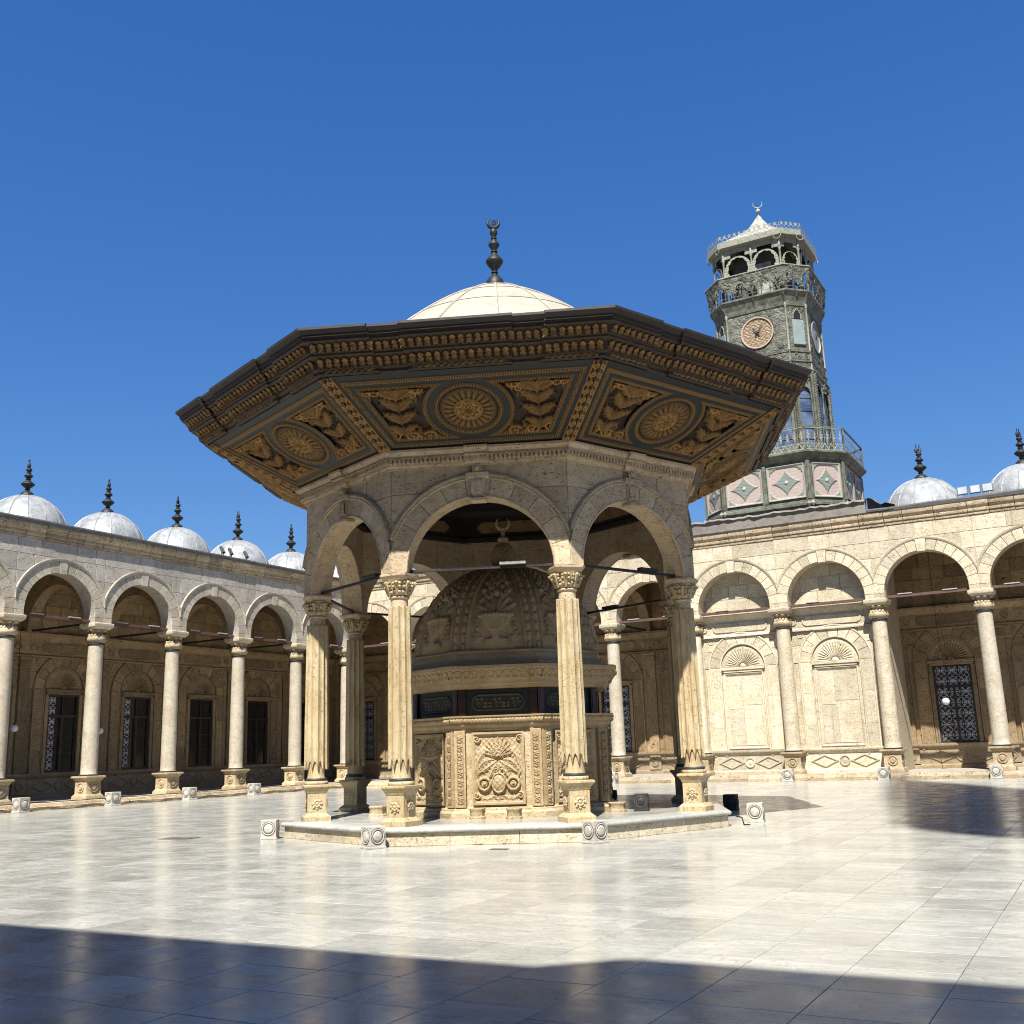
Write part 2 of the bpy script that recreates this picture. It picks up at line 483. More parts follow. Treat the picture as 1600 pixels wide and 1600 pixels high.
# ------------------------------------------------------------------ carving: height fields
def arcleaf(X, Y, cx, cy, rad, th0, th1, w, lobes=5, lob=0.28):
    """an acanthus leaf that follows an arc; returns height 0..1"""
    dx, dy = X - cx, Y - cy
    rr = np.hypot(dx, dy)
    sg = 1 if th1 > th0 else -1
    th = (np.arctan2(dy, dx) - th0) * sg
    th = np.mod(th + PI / 2, 2 * PI) - PI / 2
    a = th / abs(th1 - th0)
    ok = (a >= 0) & (a <= 1)
    ac = np.clip(a, 0.001, 0.999)
    ww = w * np.sin(PI * ac ** 0.75) ** 0.8 * (1 - lob + lob * np.abs(np.cos(PI * lobes * ac)) * 1.3) + 1e-5
    b = (rr - rad) / ww
    ok &= np.abs(b) < 1
    h = np.sqrt(np.clip(1 - b ** 2, 0, 1)) * (0.65 + 0.35 * np.abs(np.sin(PI * lobes * 2 * (ac + 0.25 * np.abs(b)))))
    h *= 0.75 + 0.25 * np.clip(1 - np.abs(b) * 6, 0, 1)
    return np.where(ok, h * (0.6 + 0.4 * np.sin(PI * ac)), 0)

def leaf(X, Y, x0, y0, ang, L, w, lobes=4, lob=0.3):
    c, s_ = math.cos(ang), math.sin(ang)
    a = ((X - x0) * c + (Y - y0) * s_) / L
    bb = -(X - x0) * s_ + (Y - y0) * c
    ac = np.clip(a, 0.001, 0.999)
    ww = w * np.sin(PI * ac ** 0.75) ** 0.8 * (1 - lob + lob * np.abs(np.cos(PI * lobes * ac)) * 1.3) + 1e-5
    b = bb / ww
    ok = (a > 0) & (a < 1) & (np.abs(b) < 1)
    h = np.sqrt(np.clip(1 - b ** 2, 0, 1)) * (0.65 + 0.35 * np.abs(np.sin(PI * lobes * 2 * (ac + 0.25 * np.abs(b)))))
    h *= 0.72 + 0.28 * np.clip(1 - np.abs(b) * 5, 0, 1)
    return np.where(ok, h, 0)

def bud(X, Y, x0, y0, r, petals=0, ph=0.0):
    dx, dy = X - x0, Y - y0
    rr = np.hypot(dx, dy) / r
    h = np.sqrt(np.clip(1 - rr ** 2, 0, 1))
    if petals:
        t = np.arctan2(dy, dx) + ph
        edge = 0.72 + 0.28 * np.abs(np.cos(petals * t / 2))
        h = np.where(rr < edge, (0.45 + 0.55 * np.abs(np.cos(petals * t / 2))) * np.sqrt(np.clip(1 - (rr / edge - 0.55) ** 2, 0, 1)), 0)
        h = np.maximum(h, np.sqrt(np.clip(1 - (rr / 0.3) ** 2, 0, 1)))
    return h

def ring(X, Y, x0, y0, r, w):
    d = (np.hypot(X - x0, Y - y0) - r) / w
    return np.sqrt(np.clip(1 - d ** 2, 0, 1))

def spiral(X, Y, x0, y0, r, w, turns=1.6, ph=0.0, sg=1):
    dx, dy = X - x0, Y - y0
    rr = np.hypot(dx, dy)
    t = np.mod((np.arctan2(dy, dx) - ph) * sg, 2 * PI)
    h = np.zeros_like(X)
    for k in range(3):
        tt = t + 2 * PI * k
        rs = r * (1 - tt / (2 * PI * turns))
        d = (rr - rs) / (w * (0.45 + 0.55 * np.clip(rs / r, 0, 1)))
        h = np.maximum(h, np.where((rs > 0), np.sqrt(np.clip(1 - d ** 2, 0, 1)), 0))
    return np.maximum(h, np.sqrt(np.clip(1 - (rr / (r * 0.2)) ** 2, 0, 1)))

def beads(along, d, pitch, hw):
    q = (np.mod(along, pitch) - pitch / 2) / (0.42 * pitch)
    return np.sqrt(np.clip(1 - q ** 2 - (d / hw) ** 2, 0, 1))

def relief(pos, nrm, H, mask=None, col=None, mat='carved', name='relief', smooth=None):
    """height field over a grid of points: pos (a,b,3), nrm (a,b,3) or (3,), H (a,b)"""
    P = pos + np.asarray(nrm) * H[..., None]
    mb = MB()
    fm = None
    if mask is not None:
        fm = mask[:-1, :-1] & mask[1:, :-1] & mask[:-1, 1:] & mask[1:, 1:]
    a, b = H.shape
    idx = np.arange(a * b).reshape(a, b)
    q = np.stack([idx[:-1, :-1], idx[:-1, 1:], idx[1:, 1:], idx[1:, :-1]], -1)
    q = q[fm] if fm is not None else q.reshape(-1, 4)
    used = np.zeros(a * b, bool)
    used[q.ravel()] = True
    re = np.cumsum(used) - 1
    V = P.reshape(-1, 3)[used]
    q = re[q]
    me = bpy.data.meshes.new(name)
    me.vertices.add(len(V))
    me.vertices.foreach_set('co', V.astype(np.float32).ravel())
    me.loops.add(len(q) * 4)
    me.loops.foreach_set('vertex_index', q.astype(np.int32).ravel())
    me.polygons.add(len(q))
    me.polygons.foreach_set('loop_start', np.arange(len(q), dtype=np.int32) * 4)
    me.materials.append(MAT[mat])
    me.update(calc_edges=True)
    if col is not None:
        at = me.color_attributes.new('Col', 'FLOAT_COLOR', 'POINT')
        c = np.asarray(col, float).reshape(-1, 3)[used]
        at.data.foreach_set('color', np.concatenate([c, np.ones((len(c), 1))], 1).astype(np.float32).ravel())
    me.shade_smooth()
    if smooth:
        me.set_sharp_from_angle(angle=R(smooth))
    me.validate()
    return me

def flat(x0, x1, z0, z1, step, y=0.0):
    nx, nz = max(2, int(round((x1 - x0) / step)) + 1), max(2, int(round((z1 - z0) / step)) + 1)
    X, Z = np.meshgrid(np.linspace(x0, x1, nx), np.linspace(z0, z1, nz))
    return X, Z, np.stack([X, np.full_like(X, y), Z], -1)

def lerpc(m, a, b):
    m = np.clip(m, 0, 1)[..., None]
    return np.asarray(a) * (1 - m) + np.asarray(b) * m

# ================================================================== SETTING: ground and floor
XL, YB = -35.31, 44.36                  # column lines of the two galleries
WEST = [24.40 + 3.988 * k for k in range(-3, 5)] + [44.34]
NORTH = [-35.45] + [-19.815 + 3.944 * k for k in range(-3, 9)]
SOUTH = -3.4
EAST = 12.0

def project(p):
    q = Vector(p) - Vector((0, 0, 1.6))
    d = q.dot(fw)
    return (800 + FPX * q.dot(rt2) / d, 800 - FPX * q.dot(up2) / d, d)

mb = MB()
mb.box(-400, 400, -400, 900, -0.5, -0.05)
obj('ground', (mb, 'lead_grey'), kind='structure')
floor = empty('courtyard_floor', kind='structure')
mb = MB()
mb.box(XL - 0.7, EAST + 0.6, SOUTH - 0.4, YB + 0.7, -0.045, -0.012)
obj('mortar_bed', (mb, 'lead_grey'), floor)
SX, SY, GAP = 0.735, 0.735, 0.005
sl = []
i0 = int((XL - 1) / SX) - 1
x = -1.19 + SX * i0
while x < EAST:
    off = rng.choice([0, 0, 0, 0.03, -0.03, 0.25])
    y = 6.75 - 14 * SY + off
    while y < YB + 0.2:
        if XL - 0.2 < x + SX / 2 < EAST and SOUTH - 0.3 < y + SY / 2 < YB:
            # nothing of the floor shows below the pavilion's plinth
            if math.hypot(x + SX / 2 + 11.77, y + SY / 2 - 20.48) > 4.1:
                sl.append((x, y))
        y += SY
    x += SX
def slab_area(s):
    P = [project((s[0] + a * SX, s[1] + b * SY, 0)) for a, b in ((0, 0), (1, 0), (1, 1), (0, 1))]
    if min(p[2] for p in P) < 0.5:
        return 0
    if all(p[0] < 0 or p[0] > 1600 or p[1] > 1600 for p in P):
        return 0
    c = (sum(p[0] for p in P) / 4, sum(p[1] for p in P) / 4)
    if not (-60 < c[0] < 1660 and c[1] < 1680):
        return 0
    return abs(sum(P[k][0] * P[(k + 1) % 4][1] - P[(k + 1) % 4][0] * P[k][1] for k in range(4))) / 2
sl.sort(key=slab_area, reverse=True)
mb = MB()
mb.box(-SX / 2 + GAP / 2, SX / 2 - GAP / 2, -SY / 2 + GAP / 2, SY / 2 - GAP / 2, -0.03, 0, ch=0.0025)
slab_me = mb.mesh('slab', 'floor')
for (x, y) in sl[:300]:
    o = obj('slab', slab_me, floor, (x + SX / 2, y + SY / 2, rng.uniform(-0.0012, 0)))
    o.rotation_euler = (R(rng.gauss(0, 0.05)), R(rng.gauss(0, 0.05)), 0)
mb = MB()
rn = []
g = GAP / 2
for (x, y) in sl[300:]:
    z = [rng.uniform(-0.0015, 0) for _ in range(4)]
    c = 0.0025
    V = [(x + g, y + g, -.02), (x + SX - g, y + g, -.02), (x + SX - g, y + SY - g, -.02), (x + g, y + SY - g, -.02),
         (x + g + c, y + g + c, z[0]), (x + SX - g - c, y + g + c, z[1]), (x + SX - g - c, y + SY - g - c, z[2]), (x + g + c, y + SY - g - c, z[3])]
    mb.add(V, [(4, 5, 6, 7), (0, 1, 5, 4), (1, 2, 6, 5), (2, 3, 7, 6), (3, 0, 4, 7)])
    rn += [rng.random()] * 5
obj('slab_field', (mb, 'floor', None, None, rn), floor, kind='stuff')

# ================================================================== GALLERIES
Z0, ZS, ZC, RI, RV, RO = 0.26, 7.09, 7.29, 1.585, 2.03, 2.14
ZF, ZK, ZT = 10.04, 10.62, 10.77
DEPTH = 4.40                            # column axis to rear wall

def circ_low(cx, zc, r, zmin):
    return lambda x: max(zmin, zc + math.sqrt(max(0.0, r * r - (x - cx) ** 2))) if abs(x - cx) < r else zmin

def ashlar(rg, x0, x1, courses, low, wmin, wmax, g=0.016, skip=None):
    """blocks (polygons) between course heights, cut below by a curve"""
    out = []
    for za, zb in zip(courses[:-1], courses[1:]):
        xs = [x0]
        while xs[-1] < x1 - 1e-6:
            w = rg.uniform(wmin, wmax)
            nx = xs[-1] + w
            if x1 - nx < wmin * 0.6:
                nx = x1
            xs.append(nx)
        for a, b in zip(xs[:-1], xs[1:]):
            k = max(2, int((b - a) / 0.07))
            top = zb - g / 2
            lo = []
            for q in range(k + 1):
                xx = a + g / 2 + (b - a - g) * q / k
                lo.append((xx, max(za + g / 2, low(xx))))
            # drop runs that are cut away
            run = []
            runs = []
            for p in lo:
                if p[1] < top - 0.02:
                    run.append(p)
                elif run:
                    runs.append(run)
                    run = []
            if run:
                runs.append(run)
            for r_ in runs:
                if r_[-1][0] - r_[0][0] < 0.08:
                    continue
                lowp = [r_[0]]
                for u in range(1, len(r_) - 1):
                    if abs(r_[u][1] - r_[u - 1][1]) > 1e-4 or abs(r_[u + 1][1] - r_[u][1]) > 1e-4:
                        lowp.append(r_[u])
                lowp.append(r_[-1])
                out.append(lowp + [(r_[-1][0], top), (r_[0][0], top)])
    return out

def wall_with_arch(mb, x0, x1, z0, z1, cx, zc, r, y0, y1, n=28):
    """wall between y0 (front) and y1 with a round-headed opening down to z0"""
    pts = [(x0, z0), (cx - r, z0), (cx - r, zc)] + [(cx - r * math.cos(PI * k / n), zc + r * math.sin(PI * k / n)) for k in range(1, n)] + [(cx + r, zc), (cx + r, z0), (x1, z0)]
    k = len(pts)
    V = [(x, y0, z) for x, z in pts] + [(x, y0, z1) for x, z in pts] + [(x, y1, z) for x, z in pts] + [(x, y1, z1) for x, z in pts]
    F = []
    for i in range(k - 1):
        F += [(i, i + 1, k + i + 1, k + i), (2 * k + i + 1, 2 * k + i, 3 * k + i, 3 * k + i + 1), (i + 1, i, 2 * k + i, 2 * k + i + 1), (k + i, k + i + 1, 3 * k + i + 1, 3 * k + i)]
    F += [(0, k, 3 * k, 2 * k), (k - 1, 3 * k - 1, 4 * k - 1, 2 * k - 1)]
    mb.add(V, F)

def ringpoly(cx, zc, ra, rb, t0, t1, n, xmin, xmax):
    P = [(cx + rb * math.cos(t0 + (t1 - t0) * k / n), zc + rb * math.sin(t0 + (t1 - t0) * k / n)) for k in range(n + 1)]
    P += [(cx + ra * math.cos(t1 + (t0 - t1) * k / n), zc + ra * math.sin(t1 + (t0 - t1) * k / n)) for k in range(n + 1)]
    P = [(min(max(x, xmin), xmax), z) for x, z in P]
    Q = []
    for p in P:
        if not Q or math.hypot(p[0] - Q[-1][0], p[1] - Q[-1][1]) > 1e-3:
            Q.append(p)
    return Q

def ringmould(mb, cx, zc, prof, n, t0, t1, xmin, xmax, y0=0.0):
    """moulding swept round an arch; prof = (radius, y)"""
    T = np.linspace(t0, t1, n + 1)
    P = np.zeros((n + 1, len(prof), 3))
    for i, t in enumerate(T):
        for j, (r, y) in enumerate(prof):
            P[i, j] = (min(max(cx + r * math.cos(t), xmin), xmax), y + y0, zc + r * math.sin(t))
    mb.grid(P)

def extrude_profile(mb, prof, x0, x1, ends=True):
    """prof = (y, z) list swept along x"""
    k = len(prof)
    V = [(x0, y, z) for y, z in prof] + [(x1, y, z) for y, z in prof]
    F = [(i, i + 1, k + i + 1, k + i) for i in range(k - 1)]
    if ends:
        F += [tuple(range(k - 1, -1, -1)), tuple(range(k, 2 * k))]
    mb.add(V, F)

# ---- shared meshes of the galleries
def gallery_meshes():
    D = {}
    mb = MB()
    mb.sq([(0.415, 0), (0.415, 0.12), (0.375, 0.17), (0.345, 0.20), (0.335, 0.22), (0.335, 0.70), (0.36, 0.72), (0.40, 0.79), (0.455, 0.82), (0.455, 0.875), (0.40, 0.885)])
    for k in range(4):
        M = rotz(k * PI / 2)
        ang = np.linspace(0, 2 * PI, 25)[:-1]
        mb.add([], [], None)
        P = np.zeros((4, 24, 3))
        for i, (r, y) in enumerate(((0.20, -0.335), (0.19, -0.365), (0.155, -0.365), (0.145, -0.337))):
            P[i] = np.stack([np.cos(ang) * r, np.full(24, y), 0.46 + np.sin(ang) * r], 1)
        mb.grid(P, True, None, M)
        mb.add(np.concatenate([np.stack([np.cos(ang) * .085, np.full(24, -.375), .46 + np.sin(ang) * .085], 1), np.stack([np.cos(ang) * .115, np.full(24, -.336), .46 + np.sin(ang) * .115], 1)]),
               [tuple(range(24))] + [(i, (i + 1) % 24, 24 + (i + 1) % 24, 24 + i) for i in range(24)], M)
    D['pedestal'] = mb.mesh('pedestal', 'trav', 40)
    mb = MB().lathe([(0.36, 0.885), (0.38, 0.91), (0.38, 0.93), (0.36, 0.945), (0.335, 0.948)], 32)
    D['base_ring'] = mb.mesh('base_ring', 'black_ring', 40)
    mb = MB().lathe([(0.33, 0.945), (0.312, 0.97), (0.312, 1.2), (0.31, 2.5), (0.298, 4.2), (0.283, 5.93), (0.28, 5.99)], 36)
    D['shaft'] = mb.mesh('shaft', 'shaft', 50)
    mb = MB().lathe([(0.30, 5.96), (0.325, 5.985), (0.33, 6.01), (0.325, 6.035), (0.30, 6.05)], 32)
    D['neck_ring'] = mb.mesh('neck_ring', 'black_ring', 40)
    mb = MB()
    md = lambda a, z: 1 + 0.05 * abs(math.cos(4 * a)) * min(1, max(0, (z - 6.06) / 0.1))
    mb.lathe([(0.30, 6.05), (0.345, 6.09), (0.385, 6.15), (0.39, 6.21), (0.365, 6.28), (0.335, 6.33)], 48, mod=md, cap=False)
    for k in range(16):         # the scalloped crown of leaves
        a = 2 * PI * k / 16
        mb.ball((0.325 * math.cos(a), 0.325 * math.sin(a), 6.335), 0.066, 6, 5, (1, 1, 1.1))
    mb.lathe([(0.335, 6.33), (0.27, 6.36), (0.25, 6.42), (0.26, 6.52), (0.30, 6.57)], 24, cap=False)
    for k in range(8):          # upper leaves that carry the abacus
        a = 2 * PI * k / 8 + PI / 8
        mb.ball((0.31 * math.cos(a), 0.31 * math.sin(a), 6.56), 0.105, 8, 6, (1, 1, 0.75))
    D['capital'] = mb.mesh('capital', 'trav', 45)
    mb = MB().sq([(0.36, 6.585), (0.39, 6.62), (0.44, 6.66), (0.46, 6.70), (0.46, 6.81), (0.44, 6.83)])
    D['abacus'] = mb.mesh('abacus', 'trav_pale', 40)
    return D
GM = gallery_meshes()

WARM = {}
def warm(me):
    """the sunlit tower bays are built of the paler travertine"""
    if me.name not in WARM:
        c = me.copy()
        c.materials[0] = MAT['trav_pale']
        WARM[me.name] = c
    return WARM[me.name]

def make_column(parent, x, y=0.0, half=False):
    c = empty('column', parent, (x, y, Z0))
    for nme in ('pedestal', 'base_ring', 'shaft', 'neck_ring', 'capital', 'abacus'):
        o = obj(nme, GM[nme] if not (half and nme == 'shaft') else warm(GM[nme]), c)
    return c

# finial and dome of the roofs
def finial_mesh():
    mb = MB()
    mb.lathe([(0.225, 0), (0.225, 0.03), (0.215, 0.06), (0.19, 0.13), (0.12, 0.20), (0.065, 0.225), (0.06, 0.27), (0.085, 0.275), (0.085, 0.295), (0.06, 0.30), (0.07, 0.34), (0.15, 0.42),
              (0.205, 0.49), (0.21, 0.51), (0.205, 0.53), (0.14, 0.60), (0.07, 0.67), (0.06, 0.70), (0.085, 0.705), (0.085, 0.725), (0.06, 0.73), (0.07, 0.77), (0.13, 0.84), (0.135, 0.86), (0.13, 0.88),
              (0.07, 0.95), (0.05, 0.98), (0.075, 0.985), (0.075, 1.0), (0.05, 1.005), (0.05, 1.03), (0.085, 1.08), (0.095, 1.12), (0.085, 1.16), (0.045, 1.20), (0.03, 1.215)], 20)
    return mb
def crescent_pts(r, t0, t1, n=16):
    return [(r * math.cos(t0 + (t1 - t0) * k / n), 0, r * math.sin(t0 + (t1 - t0) * k / n)) for k in range(n + 1)]
def crescent(mb, c, r, thick, gap=1.15, rzv=0.0):
    t0, t1 = -PI / 2 - PI + gap / 2 + PI / 2 - PI / 2, 0
    t0, t1 = PI / 2 + gap / 2, PI / 2 + 2 * PI - gap / 2
    pts = crescent_pts(r, t0, t1, 20)
    rad = [thick * (0.15 + 0.85 * math.sin(PI * k / 20)) for k in range(21)]
    mb.tube(pts, thick, 8, rotz(rzv, c), rad)
fm = finial_mesh()
fm.v = [v * np.array([1.28, 1.28, 1.0]) for v in fm.v]
FINIAL = fm.mesh('finial', 'bronze', 45)
cm = MB()
crescent(cm, (0, 0, 1.335), 0.125, 0.055, 1.3, 0.6)
cm.ball((0, 0, 1.33), 0.055, 8, 6, (1, 1, 1.6))
for q in (-1, 1):
    cm.tube([(q * 0.05, 0, 1.43), (q * 0.075, 0, 1.49), (q * 0.055, 0, 1.56)], 0.02, 5, rotz(0.6))
CRESC = cm.mesh('crescent', 'bronze', 45)
db = MB()
RD = 1.62
def dome_r(z):
    return RD
prof = [(RD * math.cos(t) , RD * 1.0 * math.sin(t)) for t in np.linspace(-0.02, PI / 2 - 0.12, 18)]
db.lathe(prof, 48, cap=False)
DOME = db.mesh('dome_shell', 'lead_white', 60)
sb = MB()
for k in range(14):
    a = 2 * PI * k / 14 + 0.1
    sb.tube([((RD + 0.004) * math.cos(t) * math.cos(a), (RD + 0.004) * math.cos(t) * math.sin(a), (RD + 0.004) * math.sin(t)) for t in np.linspace(0.0, PI / 2 - 0.14, 12)], 0.026, 5)
SEAM = sb.mesh('seam', 'lead_white', 60)

# ---- rear wall of one bay (shared by the open and the blind bays)
def rear_meshes(hw=1.985):
    D = {}
    rg = random.Random(31)
    # dado with lozenges and a roundel
    mb = MB()
    extrude_profile(mb, [(0, 0), (-0.16, 0), (-0.16, 0.12), (-0.10, 0.17), (-0.06, 0.18), (-0.06, 0.80), (-0.10, 0.84), (-0.16, 0.90), (-0.18, 0.95), (-0.18, 1.02), (0, 1.02)], -hw, hw, False)
    D['dado'] = mb.mesh('dado', 'dado', 30)
    mb = MB()
    for sx in (-1, 1):
        c = sx * 0.80
        w, h = 0.56, 0.25
        ou = [(c - w, .49), (c, .49 - h), (c + w, .49), (c, .49 + h)]
        iw, ih = w * 0.84, h * 0.84
        iu = [(c - iw, .49), (c, .49 - ih), (c + iw, .49), (c, .49 + ih)]
        V = [(x, -0.062, z) for x, z in ou] + [(x, -0.10, z) for x, z in ou] + [(x, -0.10, z) for x, z in iu] + [(x, -0.065, z) for x, z in iu]
        F = []
        for r_ in range(3):
            for i in range(4):
                F.append((r_ * 4 + i, r_ * 4 + (i + 1) % 4, r_ * 4 + 4 + (i + 1) % 4, r_ * 4 + 4 + i))
        mb.add(V, F)
    D['lozenge'] = mb.mesh('lozenge_moulding', 'dado', 30)
    def roundel(cx, cz, r, y, name, mat='dado'):
        mb = MB()
        prof = [(r, y), (r, y - 0.04), (r * 0.9, y - 0.05), (r * 0.78, y - 0.04), (r * 0.74, y - 0.005), (r * 0.62, y - 0.005), (r * 0.3, y - 0.03), (0.001, y - 0.035)]
        ang = np.linspace(0, 2 * PI, 29)[:-1]
        P = np.stack([np.stack([cx + np.cos(ang) * q, np.full(28, yy), cz + np.sin(ang) * q], 1) for q, yy in prof])
        mb.grid(P, True)
        return mb.mesh(name, mat, 40)
    D['roundel_mid'] = roundel(0, .49, .215, -.061, 'roundel')
    D['roundel_end'] = roundel(0, .49, .16, -.17, 'roundel')
    mb = MB().box(-0.30, 0.30, -0.17, 0, 0.18, 0.80, ch=0.015)
    D['dado_block'] = mb.mesh('dado_block', 'dado')
    # fluted pilaster at a bay edge (width 0.60 across the edge)
    mb = MB()
    mb.box(-0.26, 0.26, -0.13, 0, 1.02, 1.16)
    xs = np.linspace(-0.245, 0.245, 64)
    dpt = np.array([0.022 * max(0, math.sin(PI * ((x + 0.245) / 0.49 * 8 % 1))) ** 0.7 for x in xs])
    P = np.zeros((4, 64, 3))
    for i, (z, q) in enumerate(((1.16, 0), (1.30, 1), (5.50, 1), (5.62, 0))):
        P[i] = np.stack([xs, -0.10 + dpt * q, np.full(64, z)], 1)
    mb.grid(P)
    mb.add([(-.245, -.10, 1.16), (-.245, 0, 1.16), (-.245, 0, 5.62), (-.245, -.10, 5.62), (.245, -.10, 1.16), (.245, 0, 1.16), (.245, 0, 5.62), (.245, -.10, 5.62)], [(0, 1, 2, 3), (4, 5, 6, 7)])
    D['pilaster'] = mb.mesh('pilaster', 'trav_wall', 50)
    mb = MB()
    mb.box(-0.275, 0.275, -0.14, 0, 5.62, 5.70, ch=0.01)
    X, Z, P = flat(-0.26, 0.26, 5.70, 5.98, 0.02, -0.12)
    H = np.zeros_like(X)
    for k in range(5):
        H = np.maximum(H, leaf(X, Z, -0.2 + 0.1 * k, 5.70, PI / 2, 0.26, 0.06))
    P[..., 1] -= H * 0.04
    mb.grid(P)
    mb.box(-0.31, 0.31, -0.17, 0, 5.98, 6.10, ch=0.012)
    D['pilaster_capital'] = mb.mesh('pilaster_capital', 'trav_wall', 50)
    # arch ring and jambs round the window
    zc, ra, rb = 4.78, 1.02, 1.46
    vs_ = []
    n = 9
    for k in range(n):
        t0 = PI * k / n + 0.007
        t1 = PI * (k + 1) / n - 0.007
        vs_.append(MB().slab(ringpoly(0, zc, ra, rb, t0, t1, 5, -hw, hw), 0, -0.07, 0.008).mesh('voussoir', 'trav_wall'))
    D['vous'] = vs_
    jb = []
    for sx in (-1, 1):
        for za, zb in ((1.04, 2.2), (2.2, 3.5), (3.5, zc)):
            a, b = sorted((sx * ra, sx * rb))
            jb.append(MB().slab([(a, za + .003), (b, za + .003), (b, zb - .003), (a, zb - .003)], 0, -0.07, 0.008).mesh('jamb_stone', 'trav_wall'))
    D['jamb'] = jb
    mb = MB()
    pr = [(rb, 0), (rb, -0.09), (rb + 0.03, -0.10), (rb + 0.06, -0.09), (rb + 0.07, 0)]
    ringmould(mb, 0, zc, pr, 36, 0, PI, -hw, hw)
    pr2 = [(ra - 0.05, 0), (ra - 0.05, -0.09), (ra - 0.02, -0.10), (ra, -0.085), (ra, 0)]
    ringmould(mb, 0, zc, pr2, 30, 0, PI, -hw, hw)
    for sx in (-1, 1):
        for pr_ in (pr, pr2):
            P = np.array([[(sx * r, y, z) for r, y in pr_] for z in (1.02, zc)])
            mb.grid(P)
    D['archivolt'] = mb.mesh('archivolt', 'trav_wall', 40)
    # shell in the tympanum
    th = np.linspace(0.0, PI, 181)
    rr = np.concatenate([[0.001, 0.10, 0.15, 0.155], np.linspace(0.18, 0.70, 9), [0.74, 0.80, 0.95]])
    TH, RR = np.meshgrid(th, rr)
    rayh = np.abs(np.cos(TH * 18)) ** 0.8
    H = np.where((RR > 0.16) & (RR < 0.72), 0.02 + 0.055 * rayh * np.clip((0.72 - RR) / 0.06, 0, 1) ** 0.5, 0)
    H = np.where(RR < 0.152, 0.07 * np.sqrt(np.clip(1 - (RR / 0.153) ** 2, 0, 1)) + 0.02, H)
    H = np.where((RR >= 0.73) & (RR < 0.85), 0.05, H)
    P = np.stack([RR * np.cos(TH), -H, 4.80 + RR * np.sin(TH)], -1)
    mb = MB()
    mb.grid(P)
    D['shell'] = mb.mesh('shell_ornament', 'trav_wall', 55)
    mb = MB()
    mb.box(-0.95, 0.95, -0.14, 0, 4.66, 4.78, ch=0.012)
    mb.box(-0.86, 0.86, -0.10, 0, 4.56, 4.66, ch=0.01)
    D['lintel'] = mb.mesh('lintel', 'trav_wall')
    mb = MB()
    mb.box(-0.93, -0.77, -0.09, 0, 1.30, 4.56, ch=0.012)
    mb.box(0.77, 0.93, -0.09, 0, 1.30, 4.56, ch=0.012)
    mb.box(-0.98, 0.98, -0.13, 0, 1.18, 1.30, ch=0.012)
    D['surround'] = mb.mesh('window_surround', 'trav_wall')
    # entablature
    mb = MB()
    extrude_profile(mb, [(0, 6.10), (-0.14, 6.10), (-0.14, 6.16), (-0.10, 6.20), (-0.06, 6.22), (-0.06, 6.80), (-0.10, 6.84), (-0.14, 6.88), (-0.16, 6.93), (-0.24, 7.0), (-0.26, 7.03), (-0.26, 7.12), (0, 7.16)], -hw, hw, False)
    D['entablature'] = mb.mesh('entablature', 'trav_wall', 30)
    mb = MB()
    def stadium(w, h, n=10):
        return [(w - h + h * math.cos(t), 6.51 + h * math.sin(t)) for t in np.linspace(-PI / 2, PI / 2, n)] + [(-w + h + h * math.cos(t), 6.51 + h * math.sin(t)) for t in np.linspace(PI / 2, 3 * PI / 2, n)]
    a, b = stadium(1.22, 0.20), stadium(1.16, 0.15)
    k = len(a)
    V = [(x, -0.062, z) for x, z in a] + [(x, -0.10, z) for x, z in a] + [(x, -0.10, z) for x, z in b] + [(x, -0.075, z) for x, z in b]
    F = [tuple(3 * k + i for i in range(k))]
    for r_ in range(3):
        for i in range(k):
            F.append((r_ * k + i, r_ * k + (i + 1) % k, r_ * k + k + (i + 1) % k, r_ * k + k + i))
    mb.add(V, F)
    D['tablet'] = mb.mesh('frieze_tablet', 'trav_wall', 40)
    D['frieze_roundel'] = roundel(0, 6.51, .155, -.061, 'roundel', 'trav_wall')
    D['spandrel_rosette'] = roundel(0, 5.93, .12, -.005, 'rosette', 'trav_wall')
    # upper wall (lunette) and plain spandrel blocks
    D['upper'] = [MB().slab(p, 0, -0.03, 0.008).mesh('wall_block', 'trav_wall') for p in ashlar(rg, -hw, hw, [7.17, 7.75, 8.35, 8.9, 9.6], lambda x: 0, 0.7, 1.5)]
    D['spandrel'] = [MB().slab(p, 0, -0.025, 0.008).mesh('wall_block', 'trav_wall') for p in ashlar(rg, -hw + 0.25, hw - 0.25, [4.78, 5.5, 6.10], circ_low(0, 4.78, 1.5, 4.78), 0.5, 1.9) if min(q[0] for q in p) > 0.1 or max(q[0] for q in p) < -0.1 or True]
    # blind panel: four slabs in a moulded frame
    bp = []
    for (a, b, c, d) in ((-.74, -.10, 1.45, 3.0), (-.10, .74, 1.45, 3.15), (-.74, -.14, 3.0, 4.4), (-.14, .74, 3.15, 4.4)):
        bp.append(MB().slab([(a + .008, c + .008), (b - .008, c + .008), (b - .008, d - .008), (a + .008, d - .004)], 0, -0.02, 0.006).mesh('panel_slab', 'trav_pale'))
    D['blind'] = bp
    mb = MB()
    pr = [(0.0, 0), (0.0, -0.06), (0.03, -0.075), (0.07, -0.05), (0.08, -0.02), (0.12, -0.02)]
    for q in range(2):
        P = np.array([[(sx * (0.88 - d), y, z1 + (d if z1 < 3 else -d)) for d, y in pr] for sx, z1 in ((-1, 1.32), (1, 1.32), (1, 4.54), (-1, 4.54), (-1, 1.32))])
    mb.grid(P)
    D['blind_frame'] = mb.mesh('panel_frame', 'trav_pale', 40)
    # window: frame, casements, grille
    mb = MB()
    mb.box(-0.77, -0.69, -0.02, 0.10, 1.30, 4.56)
    mb.box(0.69, 0.77, -0.02, 0.10, 1.30, 4.56)
    mb.box(-0.69, 0.69, -0.02, 0.10, 1.30, 1.38)
